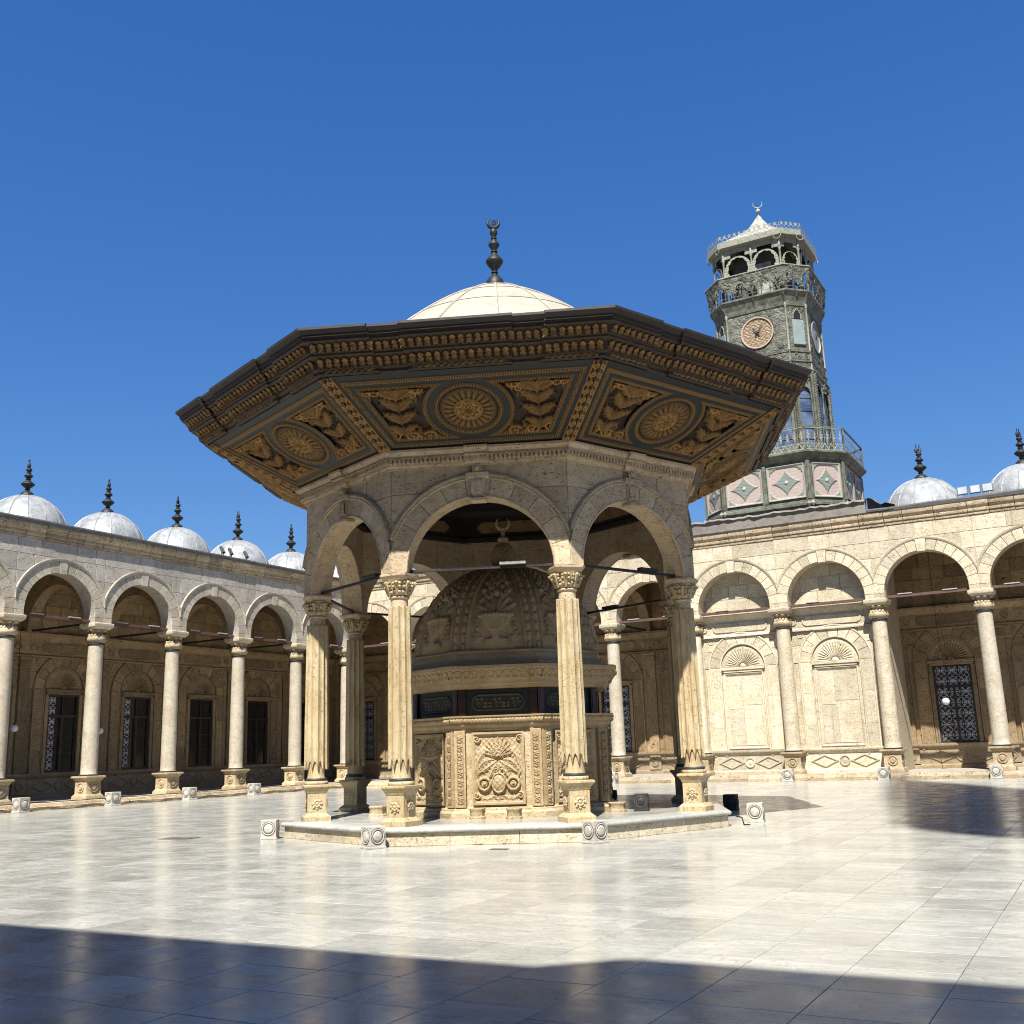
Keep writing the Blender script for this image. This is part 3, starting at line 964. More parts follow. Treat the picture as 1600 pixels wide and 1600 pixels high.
    mb.box(-0.69, 0.69, -0.02, 0.10, 4.48, 4.56)
    mb.box(-0.69, 0.69, -0.03, 0.08, 3.60, 3.70)
    mb.box(-0.045, 0.045, -0.025, 0.08, 1.38, 3.60)
    D['win_frame'] = mb.mesh('window_frame', 'wood_dark')
    mb = MB()
    for c in (-0.37, 0.37):
        for z in (2.1, 2.85):
            mb.box(c - .32, c + .32, 0.0, 0.05, z - .015, z + .015)
        mb.box(c - .325, c - .28, 0.0, 0.06, 1.38, 3.60)
        mb.box(c + .28, c + .325, 0.0, 0.06, 1.38, 3.60)
    mb.box(-.02, .02, 0.0, 0.05, 3.70, 4.48)
    D['casement'] = mb.mesh('casement', 'wood_dark')
    D['pane'] = MB().box(-0.72, 0.72, 0.055, 0.065, 1.36, 4.5).mesh('pane', 'pane')
    D['pane_daylight'] = MB().box(-0.72, 0.72, 0.050, 0.06, 1.36, 4.5).mesh('pane', 'pane_daylight')
    # openwork grille made of scrolls
    X, Z, P = flat(-0.68, 0.68, 1.38, 4.48, 0.0125, 0.03)
    cell = 0.453
    zz = np.mod(Z - 1.38, cell) - cell / 2
    xx = np.mod(X + 0.68, cell) - cell / 2
    H = np.zeros_like(X)
    for sx in (-1, 1):
        for sz in (-1, 1):
            H = np.maximum(H, ring(xx, zz, sx * 0.115, sz * 0.115, 0.075, 0.024))
    H = np.maximum(H, ring(xx, zz, 0, 0, 0.165, 0.020))
    H = np.maximum(H, np.where((np.abs(xx) > cell / 2 - 0.022) | (np.abs(zz) > cell / 2 - 0.022), 1, 0))
    H = np.maximum(H, np.where((np.abs(xx) < 0.016) & (np.abs(zz) < 0.17), 1, 0))
    H = np.maximum(H, np.where((np.abs(Z - 3.65) < 0.06), 1, 0))
    D['grille'] = relief(P, (0, -1, 0), np.zeros_like(H), H > 0.05, None, 'grille', 'grille')
    D['grille_side'] = relief(P[:, :30], (0, -1, 0), np.zeros_like(H[:, :30]), (H > 0.05)[:, :30], None, 'grille', 'grille')
    D['pane_side'] = MB().box(-0.68, -0.335, 0.036, 0.04, 1.40, 4.46).mesh('daylight_strip', 'pane_daylight')  # pale sheet painted as the bright outdoors behind the openwork strip
    return D
RM = rear_meshes()
def rear_bay(parent, cx, y, w, kind):
    """kind: 'window' (joinery), 'grille' (openwork), 'lace' (joinery with an openwork strip), 'blind'"""
    b = empty('wall_bay', parent, (cx, y, Z0 - 0.26))
    s = w / 3.97
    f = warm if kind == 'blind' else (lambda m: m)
    def put(n, me, x=0.0, **k):
        o = obj(n, me, b, (x, 0, 0), **k)
        return o
    for n in ('dado', 'entablature'):
        o = put(n, f(RM[n]))
        o.scale.x = s
        o.location.z = 0.26 if n == 'dado' else 0
    put('lozenge_moulding', f(RM['lozenge'])).location.z = 0.26
    put('roundel', f(RM['roundel_mid'])).location.z = 0.26
    for sx in (-1, 1):
        put('roundel', f(RM['frieze_roundel']), sx * 1.62)
        put('rosette', f(RM['spandrel_rosette']), sx * 1.36)
    for me in RM['vous']:
        put('voussoir', f(me))
    for me in RM['jamb']:
        put('jamb_stone', f(me))
    for n in ('archivolt', 'shell', 'lintel', 'tablet'):
        put({'shell': 'shell_ornament', 'tablet': 'frieze_tablet'}.get(n, n), f(RM[n]))
    for me in RM['upper'] + RM['spandrel']:
        put('wall_block', f(me))
    if kind == 'blind':
        for me in RM['blind']:
            put('panel_slab', me)
        put('panel_frame', RM['blind_frame'])
    else:
        put('window_surround', RM['surround'])
        put('window_frame', RM['win_frame'])
        if kind == 'grille':
            put('grille', RM['grille'])
            put('pane', RM['pane_daylight'])
        else:
            put('casement', RM['casement'])
            put('pane', RM['pane'])
            if kind == 'lace':
                put('grille', RM['grille_side'])
                put('daylight_strip', RM['pane_side'])
    mb = MB()
    if kind == 'blind':
        mb.box(-w / 2, w / 2, 0.0, 0.3, 0.26, 9.6)
    else:
        mb.box(-w / 2, -0.77, 0.0, 0.35, 0.26, 9.6)
        mb.box(0.77, w / 2, 0.0, 0.35, 0.26, 9.6)
        mb.box(-0.77, 0.77, 0.0, 0.35, 0.26, 1.30)
        mb.box(-0.77, 0.77, 0.0, 0.35, 4.56, 9.6)
        mb.box(-0.77, 0.77, 0.30, 0.35, 1.30, 4.56)
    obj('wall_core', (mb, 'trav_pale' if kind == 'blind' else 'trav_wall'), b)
    return b

def arch_meshes(w, grey):
    """spandrel blocks, voussoirs, keystone, archivolt of one arch of bay width w"""
    D = {}
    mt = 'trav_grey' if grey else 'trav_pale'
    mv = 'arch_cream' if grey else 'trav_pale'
    h = w / 2
    n = 15
    V = []
    for k in range(n):
        if k == n // 2:
            continue
        t0, t1 = PI * k / n + .0038, PI * (k + 1) / n - .0038
        V.append(MB().slab(ringpoly(0, ZC, RI, RV, t0, t1, 4, -h, h), -0.30, -0.365, 0.008).mesh('voussoir', mv))
    D['vous'] = V
    k0 = PI / n / 2
    mb = MB().slab([(-RI * math.sin(k0) * 0.9, ZC + RI - 0.05), (RI * math.sin(k0) * 0.9, ZC + RI - 0.05), (RV * math.sin(k0) * 0.98, ZC + RV + 0.04), (-RV * math.sin(k0) * 0.98, ZC + RV + 0.04)], -0.28, -0.39, 0.008)
    D['key'] = mb.mesh('keystone', mv)
    mb = MB()
    ringmould(mb, 0, ZC, [(RV - 0.01, -0.30), (RV, -0.385), (RV + 0.03, -0.40), (RV + 0.07, -0.42), (RO, -0.415), (RO, -0.30)], 48, 0.20, PI - 0.20, -h, h)
    D['archivolt'] = mb.mesh('archivolt', mv, 40)
    D['blocks'] = []
    for s in (3, 8, 12):
        rg = random.Random(s + (50 if grey else 0))
        D['blocks'].append([MB().slab(p, -0.30, -0.335, 0.008).mesh('facade_block', mt) for p in ashlar(rg, -h, h, [ZS, 7.55, 8.15, 8.75, 9.42, ZF], circ_low(0, ZC, RV + 0.03, ZS), 0.7, 1.9)])
    pb = []
    for sx in (-1, 1):
        a, b = sorted((sx * (RI + 0.0), sx * h))
        pb.append(MB().slab([(a + .002, ZS), (b - .002, ZS), (b - .002, ZC - .003), (a + .002, ZC - .003)], -0.30, -0.365, 0.008).mesh('springer', mv))
    D['pier'] = pb
    mb = MB()
    wall_with_arch(mb, -h, h, ZS, ZF, 0, ZC, RI, -0.31, 0.31)
    D['core'] = mb.mesh('arch_wall', mt, 40)
    return D

CORN = [(-0.30, ZF), (-0.365, ZF), (-0.375, ZF + .03), (-0.375, ZF + .075), (-0.36, ZF + .085), (-0.36, ZF + .115), (-0.42, ZF + .135), (-0.43, ZF + .17), (-0.43, ZF + .225), (-0.415, ZF + .235), (-0.425, ZF + .27), (-0.46, ZF + .33), (-0.495, ZF + .355), (-0.505, ZF + .375), (-0.505, ZF + .55), (-0.48, ZF + .58), (-0.30, ZF + .58)]

def gallery(name, loc, rz, cols, kinds, label, grey, blind=(), name2=False):
    t = empty(name, None, loc, rz, label=label, category='arcade')
    rg = random.Random(len(cols) * 7)
    x0, x1 = cols[0], cols[-1]
    # stylobate and kerb stones
    mb = MB().box(x0 - 0.4, x1 + DEPTH + 0.4, -0.5, DEPTH + 0.3, -0.02, Z0 - 0.004)
    obj('gallery_floor', (mb, 'trav_grey'), t)
    x = x0 - 0.4
    while x < x1 + 0.4:
        w = rg.uniform(1.2, 1.9)
        mb = MB()
        extrude_profile(mb, [(-0.50, 0), (-0.74, 0), (-0.74, 0.12), (-0.70, 0.14), (-0.66, 0.235), (-0.62, 0.255), (-0.50, Z0)], x + .003, min(x + w, x1 + 0.5) - .003)
        obj('kerb_stone', (mb, 'cornice', 30), t)
        x += w
    AM = {}
    for i, (a, b) in enumerate(zip(cols[:-1], cols[1:])):
        w = b - a
        c = (a + b) / 2
        isb = i in blind
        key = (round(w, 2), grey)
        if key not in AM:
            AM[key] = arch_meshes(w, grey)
        D = AM[key]
        ar = empty('arch', t, (c, 0, 0))
        obj('arch_wall', D['core'], ar)
        for me in D['vous']:
            obj('voussoir', me, ar)
        obj('keystone', D['key'], ar)
        obj('archivolt', D['archivolt'], ar)
        for me in D['pier']:
            obj('springer', me, ar)
        for me in D['blocks'][i % 3]:
            obj('facade_block', me, ar)
        # tie beam and lamps on it
        mb = MB().box(a + 0.1 - c, b - 0.1 - c, -0.10, 0.02, ZS + 0.005, ZS + 0.115, ch=0.008)
        tb = obj('tie_beam', (mb, 'iron_red'), t, (c, 0, 0))
        for q in ((-0.85, 0.85) if not isb else (-0.6,)):
            mb = MB().box(q - 0.28, q + 0.28, -0.13, -0.06, ZS + 0.118, ZS + 0.165, ch=0.01)
            obj('tube_lamp', (mb, 'fitting'), tb)
        # rear wall
        if kinds[i]:
            rear_bay(t, c, 0.37 if isb else DEPTH, w, kinds[i])
    for i, x in enumerate(cols):
        edge_blind = (i - 1 in blind) or (i in blind)
        if not (name2 and i == 0):
            make_column(t, x, 0.0, edge_blind)
        yb = 0.37 if ((i - 1 in blind) and (i in blind)) else DEPTH
        if not edge_blind and 0 < i < len(cols) - 1:
            # transverse arch and its beam
            mb = MB()
            wall_with_arch(mb, 0.31, DEPTH, ZS, 9.6, (0.31 + DEPTH) / 2, ZC, 1.62, -0.24, 0.24, 20)
            V = mb.v[0]
            mb.v[0] = np.stack([V[:, 1], V[:, 0], V[:, 2]], 1)
            obj('cross_arch', (mb, 'trav_wall', 40), t, (x, 0, 0))
            mb = MB().box(-0.04, 0.04, 0.1, DEPTH, ZS + 0.02, ZS + 0.10)
            obj('cross_beam', (mb, 'iron_dark'), t, (x, 0, 0))
        if edge_blind and not ((i - 1 in blind) and (i in blind)):
            mb = MB().box(-0.28 if i > 6 else -0.06, 0.06 if i > 6 else 0.28, 0.32, DEPTH, Z0, 9.6)
            obj('tower_pier', (mb, 'trav_pale'), t, (x, 0, 0))
        if 0 < i < len(cols) - 1 and yb == DEPTH:
            p = empty('pilaster', t, (x, yb, 0))
            obj('pilaster_shaft', RM['pilaster'], p)
            obj('pilaster_capital', RM['pilaster_capital'], p)
            o = obj('dado_block', RM['dado_block'], p)
            o.location.z = 0.26
            o = obj('roundel', RM['roundel_end'], p)
            o.location.z = 0.26
    # ceiling, roof, cornice stones, coping
    mb = MB().box(x0, x1 + DEPTH, 0.31, DEPTH, 9.6, 9.7)
    obj('ceiling', (mb, 'ochre'), t)
    mb = MB().box(x0, x1 + DEPTH, -0.30, DEPTH + 0.9, 9.72, ZK - 0.12)
    obj('roof', (mb, 'lead_grey'), t)
    x = x0
    while x < x1 - 0.02:
        w = rg.uniform(0.65, 1.25)
        e = min(x + w, x1)
        mb = MB()
        dz = rg.uniform(-.006, .006)
        dy = rg.uniform(-.012, .012)
        extrude_profile(mb, [(y + dy, z + (dz if i else 0)) for i, (y, z) in enumerate(CORN)], x + .011, e - .011)
        obj('cornice_stone', (mb, 'cornice', 30), t)
        x = e
    segs = [(x0, x1)]
    if blind:
        ba, bb = cols[min(blind)] - 0.95, cols[max(blind) + 1] + 0.05
        segs = [(x0, ba), (bb, x1)]
    for a, b in segs:
        mb = MB()
        k = int((b - a) / 0.8)
        P = np.zeros((k + 1, 5, 3))
        for i in range(k + 1):
            xx = a + (b - a) * i / k
            q = rg.uniform(-.012, .012)
            P[i] = [(xx, -0.535, ZK - 0.03), (xx, -0.545, ZK + 0.09 + q), (xx, -0.50, ZT + q), (xx, 0.6, ZT + 0.03), (xx, 0.6, ZK - .1)]
        mb.grid(P)
        obj('coping', (mb, 'lead_dark', 30), t)
    return t

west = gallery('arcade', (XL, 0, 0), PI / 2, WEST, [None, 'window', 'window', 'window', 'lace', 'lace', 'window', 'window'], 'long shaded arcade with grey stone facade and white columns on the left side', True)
NK = ['grille', 'grille', 'grille', 'grille', 'grille', 'blind', 'blind', 'grille', 'grille', 'grille', None, None]
north = gallery('arcade', (0, YB, 0), 0.0, NORTH, NK, 'sunlit cream stone arcade across the far side below the clock tower', False, blind=(5, 6), name2=True)
rear_bay(west, WEST[-1] + 2.1, DEPTH, 4.3, 'window')
rear_bay(north, NORTH[0] - 2.1, DEPTH, 4.3, 'grille')

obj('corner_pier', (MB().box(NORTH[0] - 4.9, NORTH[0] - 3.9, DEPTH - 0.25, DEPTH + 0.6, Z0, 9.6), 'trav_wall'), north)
# domes on the roofs
def dome(parent, x, y, k):
    d = empty('dome', parent, (x, y, 10.72), k * 0.9)
    obj('dome_shell', DOME, d)
    obj('seam', SEAM, d)
    f = obj('finial', FINIAL, d, (0, 0, 1.60))
    f.rotation_euler = (R(rng.uniform(-.8, .8)), R(rng.uniform(-.8, .8)), rng.uniform(0, 6))
    c = obj('crescent', CRESC, d, (0, 0, 1.60), rng.uniform(-0.4, 0.9) - k * 0.9)
    return d
for i in range(len(WEST) - 1):
    dome(west, (WEST[i] + WEST[i + 1]) / 2, 2.2, i)
dome(west, 46.5, 2.2, 9)
for i in range(len(NORTH) - 1):
    if i not in (5, 6):
        c = (NORTH[i] + NORTH[i + 1]) / 2
        if i == 0:
            c = (NORTH[0] + NORTH[1]) / 2
        dome(north, c, 2.2, i)

# ================================================================== PAVILION
GX, GY, GROT = -11.766, 20.478, 0.02
T8 = math.tan(PI / 8)
ZP = 0.307
pav = empty('pavilion', None, (GX, GY, 0), GROT, label='octagonal stone pavilion with wide carved gilt eaves and cream dome in the courtyard', category='pavilion')
SIDE = [k * PI / 4 + PI / 8 for k in range(8)]      # normals, 0 = towards -y
VERT = [k * PI / 4 for k in range(8)]

def side_strip(prof, fr=(-1, 1), off=(0, 0), mbx=None):
    """profile (apothem, z) along an octagon side with mitred ends and breaks forward"""
    P = np.zeros((len(fr), len(prof), 3))
    for j, (f, o) in enumerate(zip(fr, off)):
        for i, (r, z) in enumerate(prof):
            rr = r + o
            P[j, i] = (f * rr * T8 if abs(f) > 0.999 else f * r * T8, -rr, z)
    m = mbx or MB()
    m.grid(P)
    return m

# --- plinth
mb = side_strip([(4.46, 0), (4.46, ZP - 0.085)])
RISER = mb.mesh('riser', 'trav')
NOSE = side_strip([(4.40, ZP - 0.085), (4.50, ZP - 0.085), (4.525, ZP - 0.07), (4.535, ZP - 0.042), (4.525, ZP - 0.015), (4.50, ZP), (3.6, ZP)]).mesh('plinth_slab', 'floor', 50)
INNER = side_strip([(3.595, ZP), (2.0, ZP)]).mesh('plinth_paving', 'floor')
JOINT = MB()
for k, a in enumerate(SIDE):
    s = empty('plinth_step', pav, rz=a)
    for q in range(3):
        xa, xb = -4.46 * T8 + q * 4.46 * T8 * 2 / 3, -4.46 * T8 + (q + 1) * 4.46 * T8 * 2 / 3
        obj('riser_block', (MB().slab([(xa + .003, 0.0), (xb - .003, 0.0), (xb - .003, ZP - .088), (xa + .003, ZP - .088)], -4.40, -4.465, .006), 'trav_pale'), s)
    obj('plinth_slab', NOSE, s)
    obj('plinth_paving', INNER, s, (0, 0, 0))

# --- columns
def pav_column():
    D = {}
    mb = MB().sq([(.275, 0), (.275, .09), (.26, .10), (.225, .135), (.205, .15), (.192, .16), (.192, .55), (.205, .565), (.215, .60), (.25, .655), (.272, .68), (.272, .715), (.255, .725)])
    D['pedestal'] = mb.mesh('pedestal', 'trav_gold', 40)
    X, Z, P = flat(-.15, .15, .20, .50, .0075, -.193)
    H = .022 * bud(X, Z, 0, .35, .125, 8) + .016 * ring(X, Z, 0, .35, .06, .018) + .014 * bud(X, Z, 0, .35, .035)
    D['rosette'] = relief(P, (0, -1, 0), H, H > 0.0005, None, 'trav_gold', 'rosette')
    mb = MB().lathe([(.235, .725), (.245, .74), (.248, .76), (.24, .785), (.22, .795)], 32)
    D['base_torus'] = mb.mesh('base_torus', 'trav_gold', 50)
    mb = MB().lathe([(.215, .795), (.222, .81), (.222, .835), (.21, .85), (.19, .851)], 32)
    D['base_ring'] = mb.mesh('base_ring', 'black_ring', 50)
    mb = MB().lathe([(.19, .851), (.182, .88), (.172, .98), (.17, 1.25)], 32, cap=False)
    D['shaft_foot'] = mb.mesh('shaft_foot', 'trav_gold', 50)
    # fluted shaft, square-shouldered, flutes ending in points
    nf, ns = 12, 10
    N = nf * ns
    th = np.arange(N) / N * 2 * PI
    ph = (np.arange(N) % ns) / ns
    fl = np.abs(np.sin(PI * ph))                   # 0 at the arris, 1 in the flute
    sq = 1 + 0.04 * np.cos(4 * th)                # slightly squared plan
    zs = [1.02, 1.03, 1.12, 2.0, 3.0, 3.98, 4.03]
    rows = []
    for i, z in enumerate(zs):
        r = np.interp(z, [1.0, 2.0, 4.03], [.236, .234, .212])
        rad = (r + .006 - .030 * fl ** .75) * sq
        if i == 0:
            rad = rad - .012
        zz = np.full(N, z)
        if i < 2:
            zz = z + .17 * fl ** 1.15
        if i == 2:
            zz = np.full(N, 1.24)
        if i >= 5:
            zz = z - .03 * fl
        rows.append(np.stack([rad * np.cos(th), rad * np.sin(th), zz], 1))
    top = rows[-1].copy()
    top[:, :2] *= .74
    top[:, 2] = 4.02
    inn = rows[0].copy()
    inn[:, :2] *= .74
    inn[:, 2] += .06
    P = np.stack([inn] + rows + [top])
    mb = MB()
    mb.grid(P, True)
    D['shaft'] = mb.mesh('shaft', 'trav_gold', 38)
    mb = MB().lathe([(.165, 4.0), (.165, 4.16), (.18, 4.17), (.195, 4.185), (.195, 4.20), (.18, 4.215), (.165, 4.22), (.16, 4.235)], 32)
    D['neck'] = mb.mesh('neck', 'drum', 50)
    # leafy bell with berries
    mb = MB()
    md = lambda a, z: 1 + .06 * math.cos(8 * a) * math.sin((z - 4.2) * 14)
    mb.lathe([(.165, 4.215), (.20, 4.25), (.215, 4.29), (.205, 4.33), (.225, 4.38), (.25, 4.43), (.27, 4.48), (.285, 4.515)], 64, mod=md)
    rg = random.Random(4)
    for k in range(8):
        a = 2 * PI * k / 8
        for (dz, dr, s) in ((4.30, .215, .036), (4.36, .235, .03), (4.40, .265, .036), (4.46, .28, .03)):
            for q in (-.16, .16):
                mb.ball(((dr) * math.cos(a + q), dr * math.sin(a + q), dz + rg.uniform(-.015, .015)), s * rg.uniform(.8, 1.15), 7, 5)
    for k in range(8):          # curled leaf tips
        a = 2 * PI * (k + .5) / 8
        c, s_ = math.cos(a), math.sin(a)
        mb.tube([(r * c, r * s_, z) for r, z in ((.20, 4.24), (.23, 4.33), (.27, 4.42), (.315, 4.47), (.335, 4.455), (.325, 4.43))], .03, 6, None, [.03, .04, .045, .035, .025, .012])
    D['capital'] = mb.mesh('capital', 'trav_gold', 50)
    mb = MB()
    def cut(h, z, c):
        return [(-h + c, -h, z), (h - c, -h, z), (h, -h + c, z), (h, h - c, z), (h - c, h, z), (-h + c, h, z), (-h, h - c, z), (-h, -h + c, z)]
    P = np.array([cut(h, z, .06) for h, z in ((.22, 4.51), (.255, 4.53), (.265, 4.56), (.29, 4.585), (.295, 4.60), (.295, 4.635), (.27, 4.643))])
    mb.grid(P, True)
    mb.add(P[-1], [tuple(range(8))])
    D['abacus'] = mb.mesh('abacus', 'drum', 40)
    return D
PC = pav_column()
for k, a in enumerate(VERT):
    c = empty('column', pav, (4.20 * math.sin(a), -4.20 * math.cos(a), ZP), a)
    for n in ('pedestal', 'base_torus', 'base_ring', 'shaft_foot', 'shaft', 'neck', 'capital', 'abacus'):
        obj(n, PC[n], c)
    for q in range(4):
        obj('rosette', PC['rosette'], c, rz=q * PI / 2)

# --- arches
AO, AI, AZ, AR = 4.10, 3.66, 4.95, 1.40
AH = AO * T8
def pav_arch():
    D = {}
    n = 28
    pts = [(-1, AZ)] + [(-AR * math.cos(PI * k / n), AZ + AR * math.sin(PI * k / n)) for k in range(n + 1)] + [(1, AZ)]
    k = len(pts)
    zt = 7.0
    V = []
    for ap in (AO, AI):
        for (x, z) in pts:
            V.append((x * ap * T8 if abs(x) == 1 and z == AZ and (x, z) in (pts[0], pts[-1]) else x, -ap, z))
        for (x, z) in pts:
            V.append((x * ap * T8 if (x, z) in (pts[0], pts[-1]) else x, -ap, zt))
    F = []
    for i in range(k - 1):
        F += [(i, i + 1, k + i + 1, k + i), (2 * k + i + 1, 2 * k + i, 3 * k + i, 3 * k + i + 1), (i + 1, i, 2 * k + i, 2 * k + i + 1)]
    D['wall'] = MB().add(V, F).mesh('arch_wall', 'drum', 40)
    y = -AO
    vv = []
    n = 11
    for q in range(n):
        t0, t1 = PI * q / n + .0025, PI * (q + 1) / n - .0025
        vv.append(MB().slab(ringpoly(0, AZ, AR - .004, 1.76, t0, t1, 6, -AH - .015, AH + .015), y + .02, y - .055, .007).mesh('voussoir', 'drum'))
    D['vous'] = vv
    mb = MB()
    pr = [(1.75, 0), (1.75, -.065), (1.765, -.08), (1.785, -.08), (1.79, -.07), (1.80, -.07), (1.81, -.095), (1.835, -.10), (1.85, -.095), (1.855, -.08), (1.87, -.075), (1.875, 0)]
    ringmould(mb, 0, AZ, pr, 48, .36, PI - .36, -AH - .02, AH + .02, y)
    D['archivolt'] = mb.mesh('archivolt', 'drum', 35)
    mb = MB()
    pr = [(AR + .035, -.05), (AR + .03, -.066), (AR + .01, -.066), (AR - .006, -.05)]
    ringmould(mb, 0, AZ, pr, 48, 0, PI, -AH, AH, y)
    D['inner_mould'] = mb.mesh('inner_moulding', 'drum', 35)
    # keystone with a leaf, bracket with a rosette
    X, Z, P = flat(-.125, .125, AZ + AR + .02, AZ + 1.74, .0125, y - .115)
    H = .05 * np.maximum(leaf(X, Z, 0, AZ + 1.74, -PI / 2, .33, .12, 5), .6 * leaf(X, Z, -.08, AZ + 1.74, -PI / 2 - .2, .3, .07)) + .0
    H = np.maximum(H, .045 * leaf(X, Z, .08, AZ + 1.74, -PI / 2 + .2, .3, .07))
    mb = MB()
    P[..., 1] -= H
    mb.grid(P)
    mb.slab([(-.13, AZ + AR - .07), (.13, AZ + AR - .07), (.15, AZ + 1.78), (-.15, AZ + 1.78)], y + .03, y - .112, .008)
    mb.box(-.15, .15, y - .16, y + .1, AZ + AR - .10, AZ + AR - .03, ch=.01)
    mb.box(-.22, .22, y - .14, y, AZ + 1.76, AZ + 1.875, ch=.012)
    D['key'] = mb.mesh('keystone', 'drum', 40)
    mb = MB()
    mb.box(-.10, .10, y - .12, y, AZ + 1.875, 7.0, ch=.012)
    ang = np.linspace(0, 2 * PI, 21)[:-1]
    for r0, yy, r1, yy1 in ((.075, -.12, .07, -.15), (.07, -.15, .045, -.145), (.045, -.145, .03, -.165), (.03, -.165, .001, -.17)):
        mb.grid(np.stack([np.stack([np.cos(ang) * r, np.full(20, y + q), AZ + 1.96 + np.sin(ang) * r], 1) for r, q in ((r0, yy), (r1, yy1))]), True)
    D['bracket'] = mb.mesh('bracket', 'drum', 40)
    blk = []
    for s in (1, 2, 3):
        rg = random.Random(s * 5)
        low = circ_low(0, AZ, 1.80, AZ + .1)
        blk.append([MB().slab(p, y + .02, y - .022, .006).mesh('wall_block', 'drum') for p in ashlar(rg, -AH + .004, AH - .004, [AZ + .1, 5.95, 6.48, 6.99], low, .8, 1.9)])
    D['blocks'] = blk
    return D
PA = pav_arch()
DENT = MB()
for i in range(42):
    x = -1.76 + 3.52 * i / 41
    DENT.box(x - .026, x + .026, -4.285, -4.19, 7.065, 7.145)
DENT = DENT.mesh('dentil_row', 'drum')
FR = (-1, -.125, -.125, .125, .125, 1)
OF = (0, 0, .07, .07, 0, 0)
SC_ = side_strip([(4.08, 6.965), (4.16, 6.965), (4.165, 7.0), (4.19, 7.02), (4.20, 7.05), (4.20, 7.145), (4.30, 7.15), (4.285, 7.20), (4.33, 7.24), (4.35, 7.27), (4.35, 7.315), (4.20, 7.33)], FR, OF).mesh('stone_cornice', 'drum', 30)
for k, a in enumerate(SIDE):
    s = empty('arch', pav, rz=a)
    obj('arch_wall', PA['wall'], s)
    for me in PA['vous']:
        obj('voussoir', me, s)
    for n, q in (('archivolt', 'archivolt'), ('inner_moulding', 'inner_mould'), ('keystone', 'key'), ('bracket', 'bracket')):
        obj(n, PA[q], s)
    for me in PA['blocks'][k % 3]:
        obj('wall_block', me, s)
    obj('stone_cornice', SC_, s)
    obj('dentil_row', DENT, s, kind='stuff')
    # tie rod with its clamps
    mb = MB()
    mb.box(-1.55, 1.55, -3.92, -3.86, 4.985, 5.035)
    mb.box(-1.56, -1.44, -3.95, -3.83, 4.955, 5.06, ch=.008)
    mb.box(1.44, 1.56, -3.95, -3.83, 4.955, 5.06, ch=.008)
    obj('tie_rod', (mb, 'iron_dark'), s)
    if k in (0, 1, 2, 3, 7):
        mb = MB().box(.35, .85, -3.97, -3.85, 5.04, 5.10, ch=.01)
        obj('tube_lamp', (mb, 'iron_dark' if k != 0 else 'fitting'), s)

# --- soffit of the eaves: painted panels with gilt carving
R0, ZA, R1, ZB = 4.26, 7.31, 6.06, 8.25
SL = math.hypot(R1 - R0, ZB - ZA)
dr, dz = (R1 - R0) / SL, (ZB - ZA) / SL
GOLD, BROWN, TEAL, DARKG = (.56, .30, .075), (.034, .015, .007), (.021, .028, .028), (.15, .085, .028)
def soff_pos(S, T):
    return np.stack([S, -(R0 + T * dr), ZA + T * dz], -1)
SN = np.array([0, -dz, -dr])
TC, RM_, R2 = 1.03, .655, .78
def soffit_fields(S, T):
    hw = (R0 + T * dr) * T8
    cs = 1 / math.sqrt(1 + (dr * T8) ** 2)
    dh = (hw - np.abs(S)) * cs
    din, dout = T, SL - T
    frame = np.minimum(np.minimum(dh - .20, din - .13), dout - .15)
    along = np.where(np.minimum(din - .13, dout - .15) < dh - .20, S, T)
    return dh, frame, along
nS, nT = 520, 190
TT = np.linspace(0.0, SL, nT)
UU = np.linspace(-1, 1, nS)
T_, U_ = np.meshgrid(TT, UU, indexing='ij')
S_ = U_ * (R0 + T_ * dr) * T8
dh, frame, along = soffit_fields(S_, T_)
rc = np.hypot(S_, T_ - TC)
H = np.zeros_like(S_)
C = np.broadcast_to(np.array(TEAL), S_.shape + (3,)).copy()
def paint(maskv, h, c):
    global H, C
    H = np.where(maskv, h, H)
    C = np.where(maskv[..., None], c, C)
def band(d, al, w, pitch):
    """egg and bead band: two fillets and eggs between them"""
    m = (d > 0) & (d < w)
    f = np.minimum(d, w - d)
    h = np.where(f < .014, .022, -.01 + .045 * beads(al, d - w / 2, pitch, w * .34))
    h2 = .026 * beads(al, d - w / 2, pitch, w * .34)
    c = lerpc(np.where(f < .014, .55, (h2 / .024) ** 1.6), BROWN, GOLD)
    return m, h, c
# hip band with running scrolls
ph = T_ / .20
sc = np.maximum(ring(np.mod(ph, 1) - .5, dh / .20 - .26, 0, 0, .22, .12), .9 * bud(np.mod(ph, 1) - .5, dh / .20 - .26, 0, 0, .12))
sc = np.maximum(sc, .8 * leaf(np.mod(ph + .5, 1) - .5, dh / .20 - .26, -.3, -.1, .4, .6, .16, 3))
m = dh < .105
paint(m, .06 * sc, lerpc(sc ** 1.6 * 1.3, BROWN, GOLD))
m = (dh > .105) & (dh < .125)
paint(m, np.full_like(H, .03), np.broadcast_to(np.array(GOLD), C.shape))
paint(*band(frame, along, .078, .046))
d2 = frame - .078 - .085
dc = rc - R2
inner = np.minimum(d2, dc)
al2 = np.where(dc < d2, np.arctan2(T_ - TC, S_) * R2, along)
paint(*band(inner, al2, .072, .044))
fol = inner > .072
soff = relief(soff_pos(S_, T_), SN, H, ~(inner > .09) & ~(rc < RM_ - .02), C, 'gilt', 'soffit_panel')
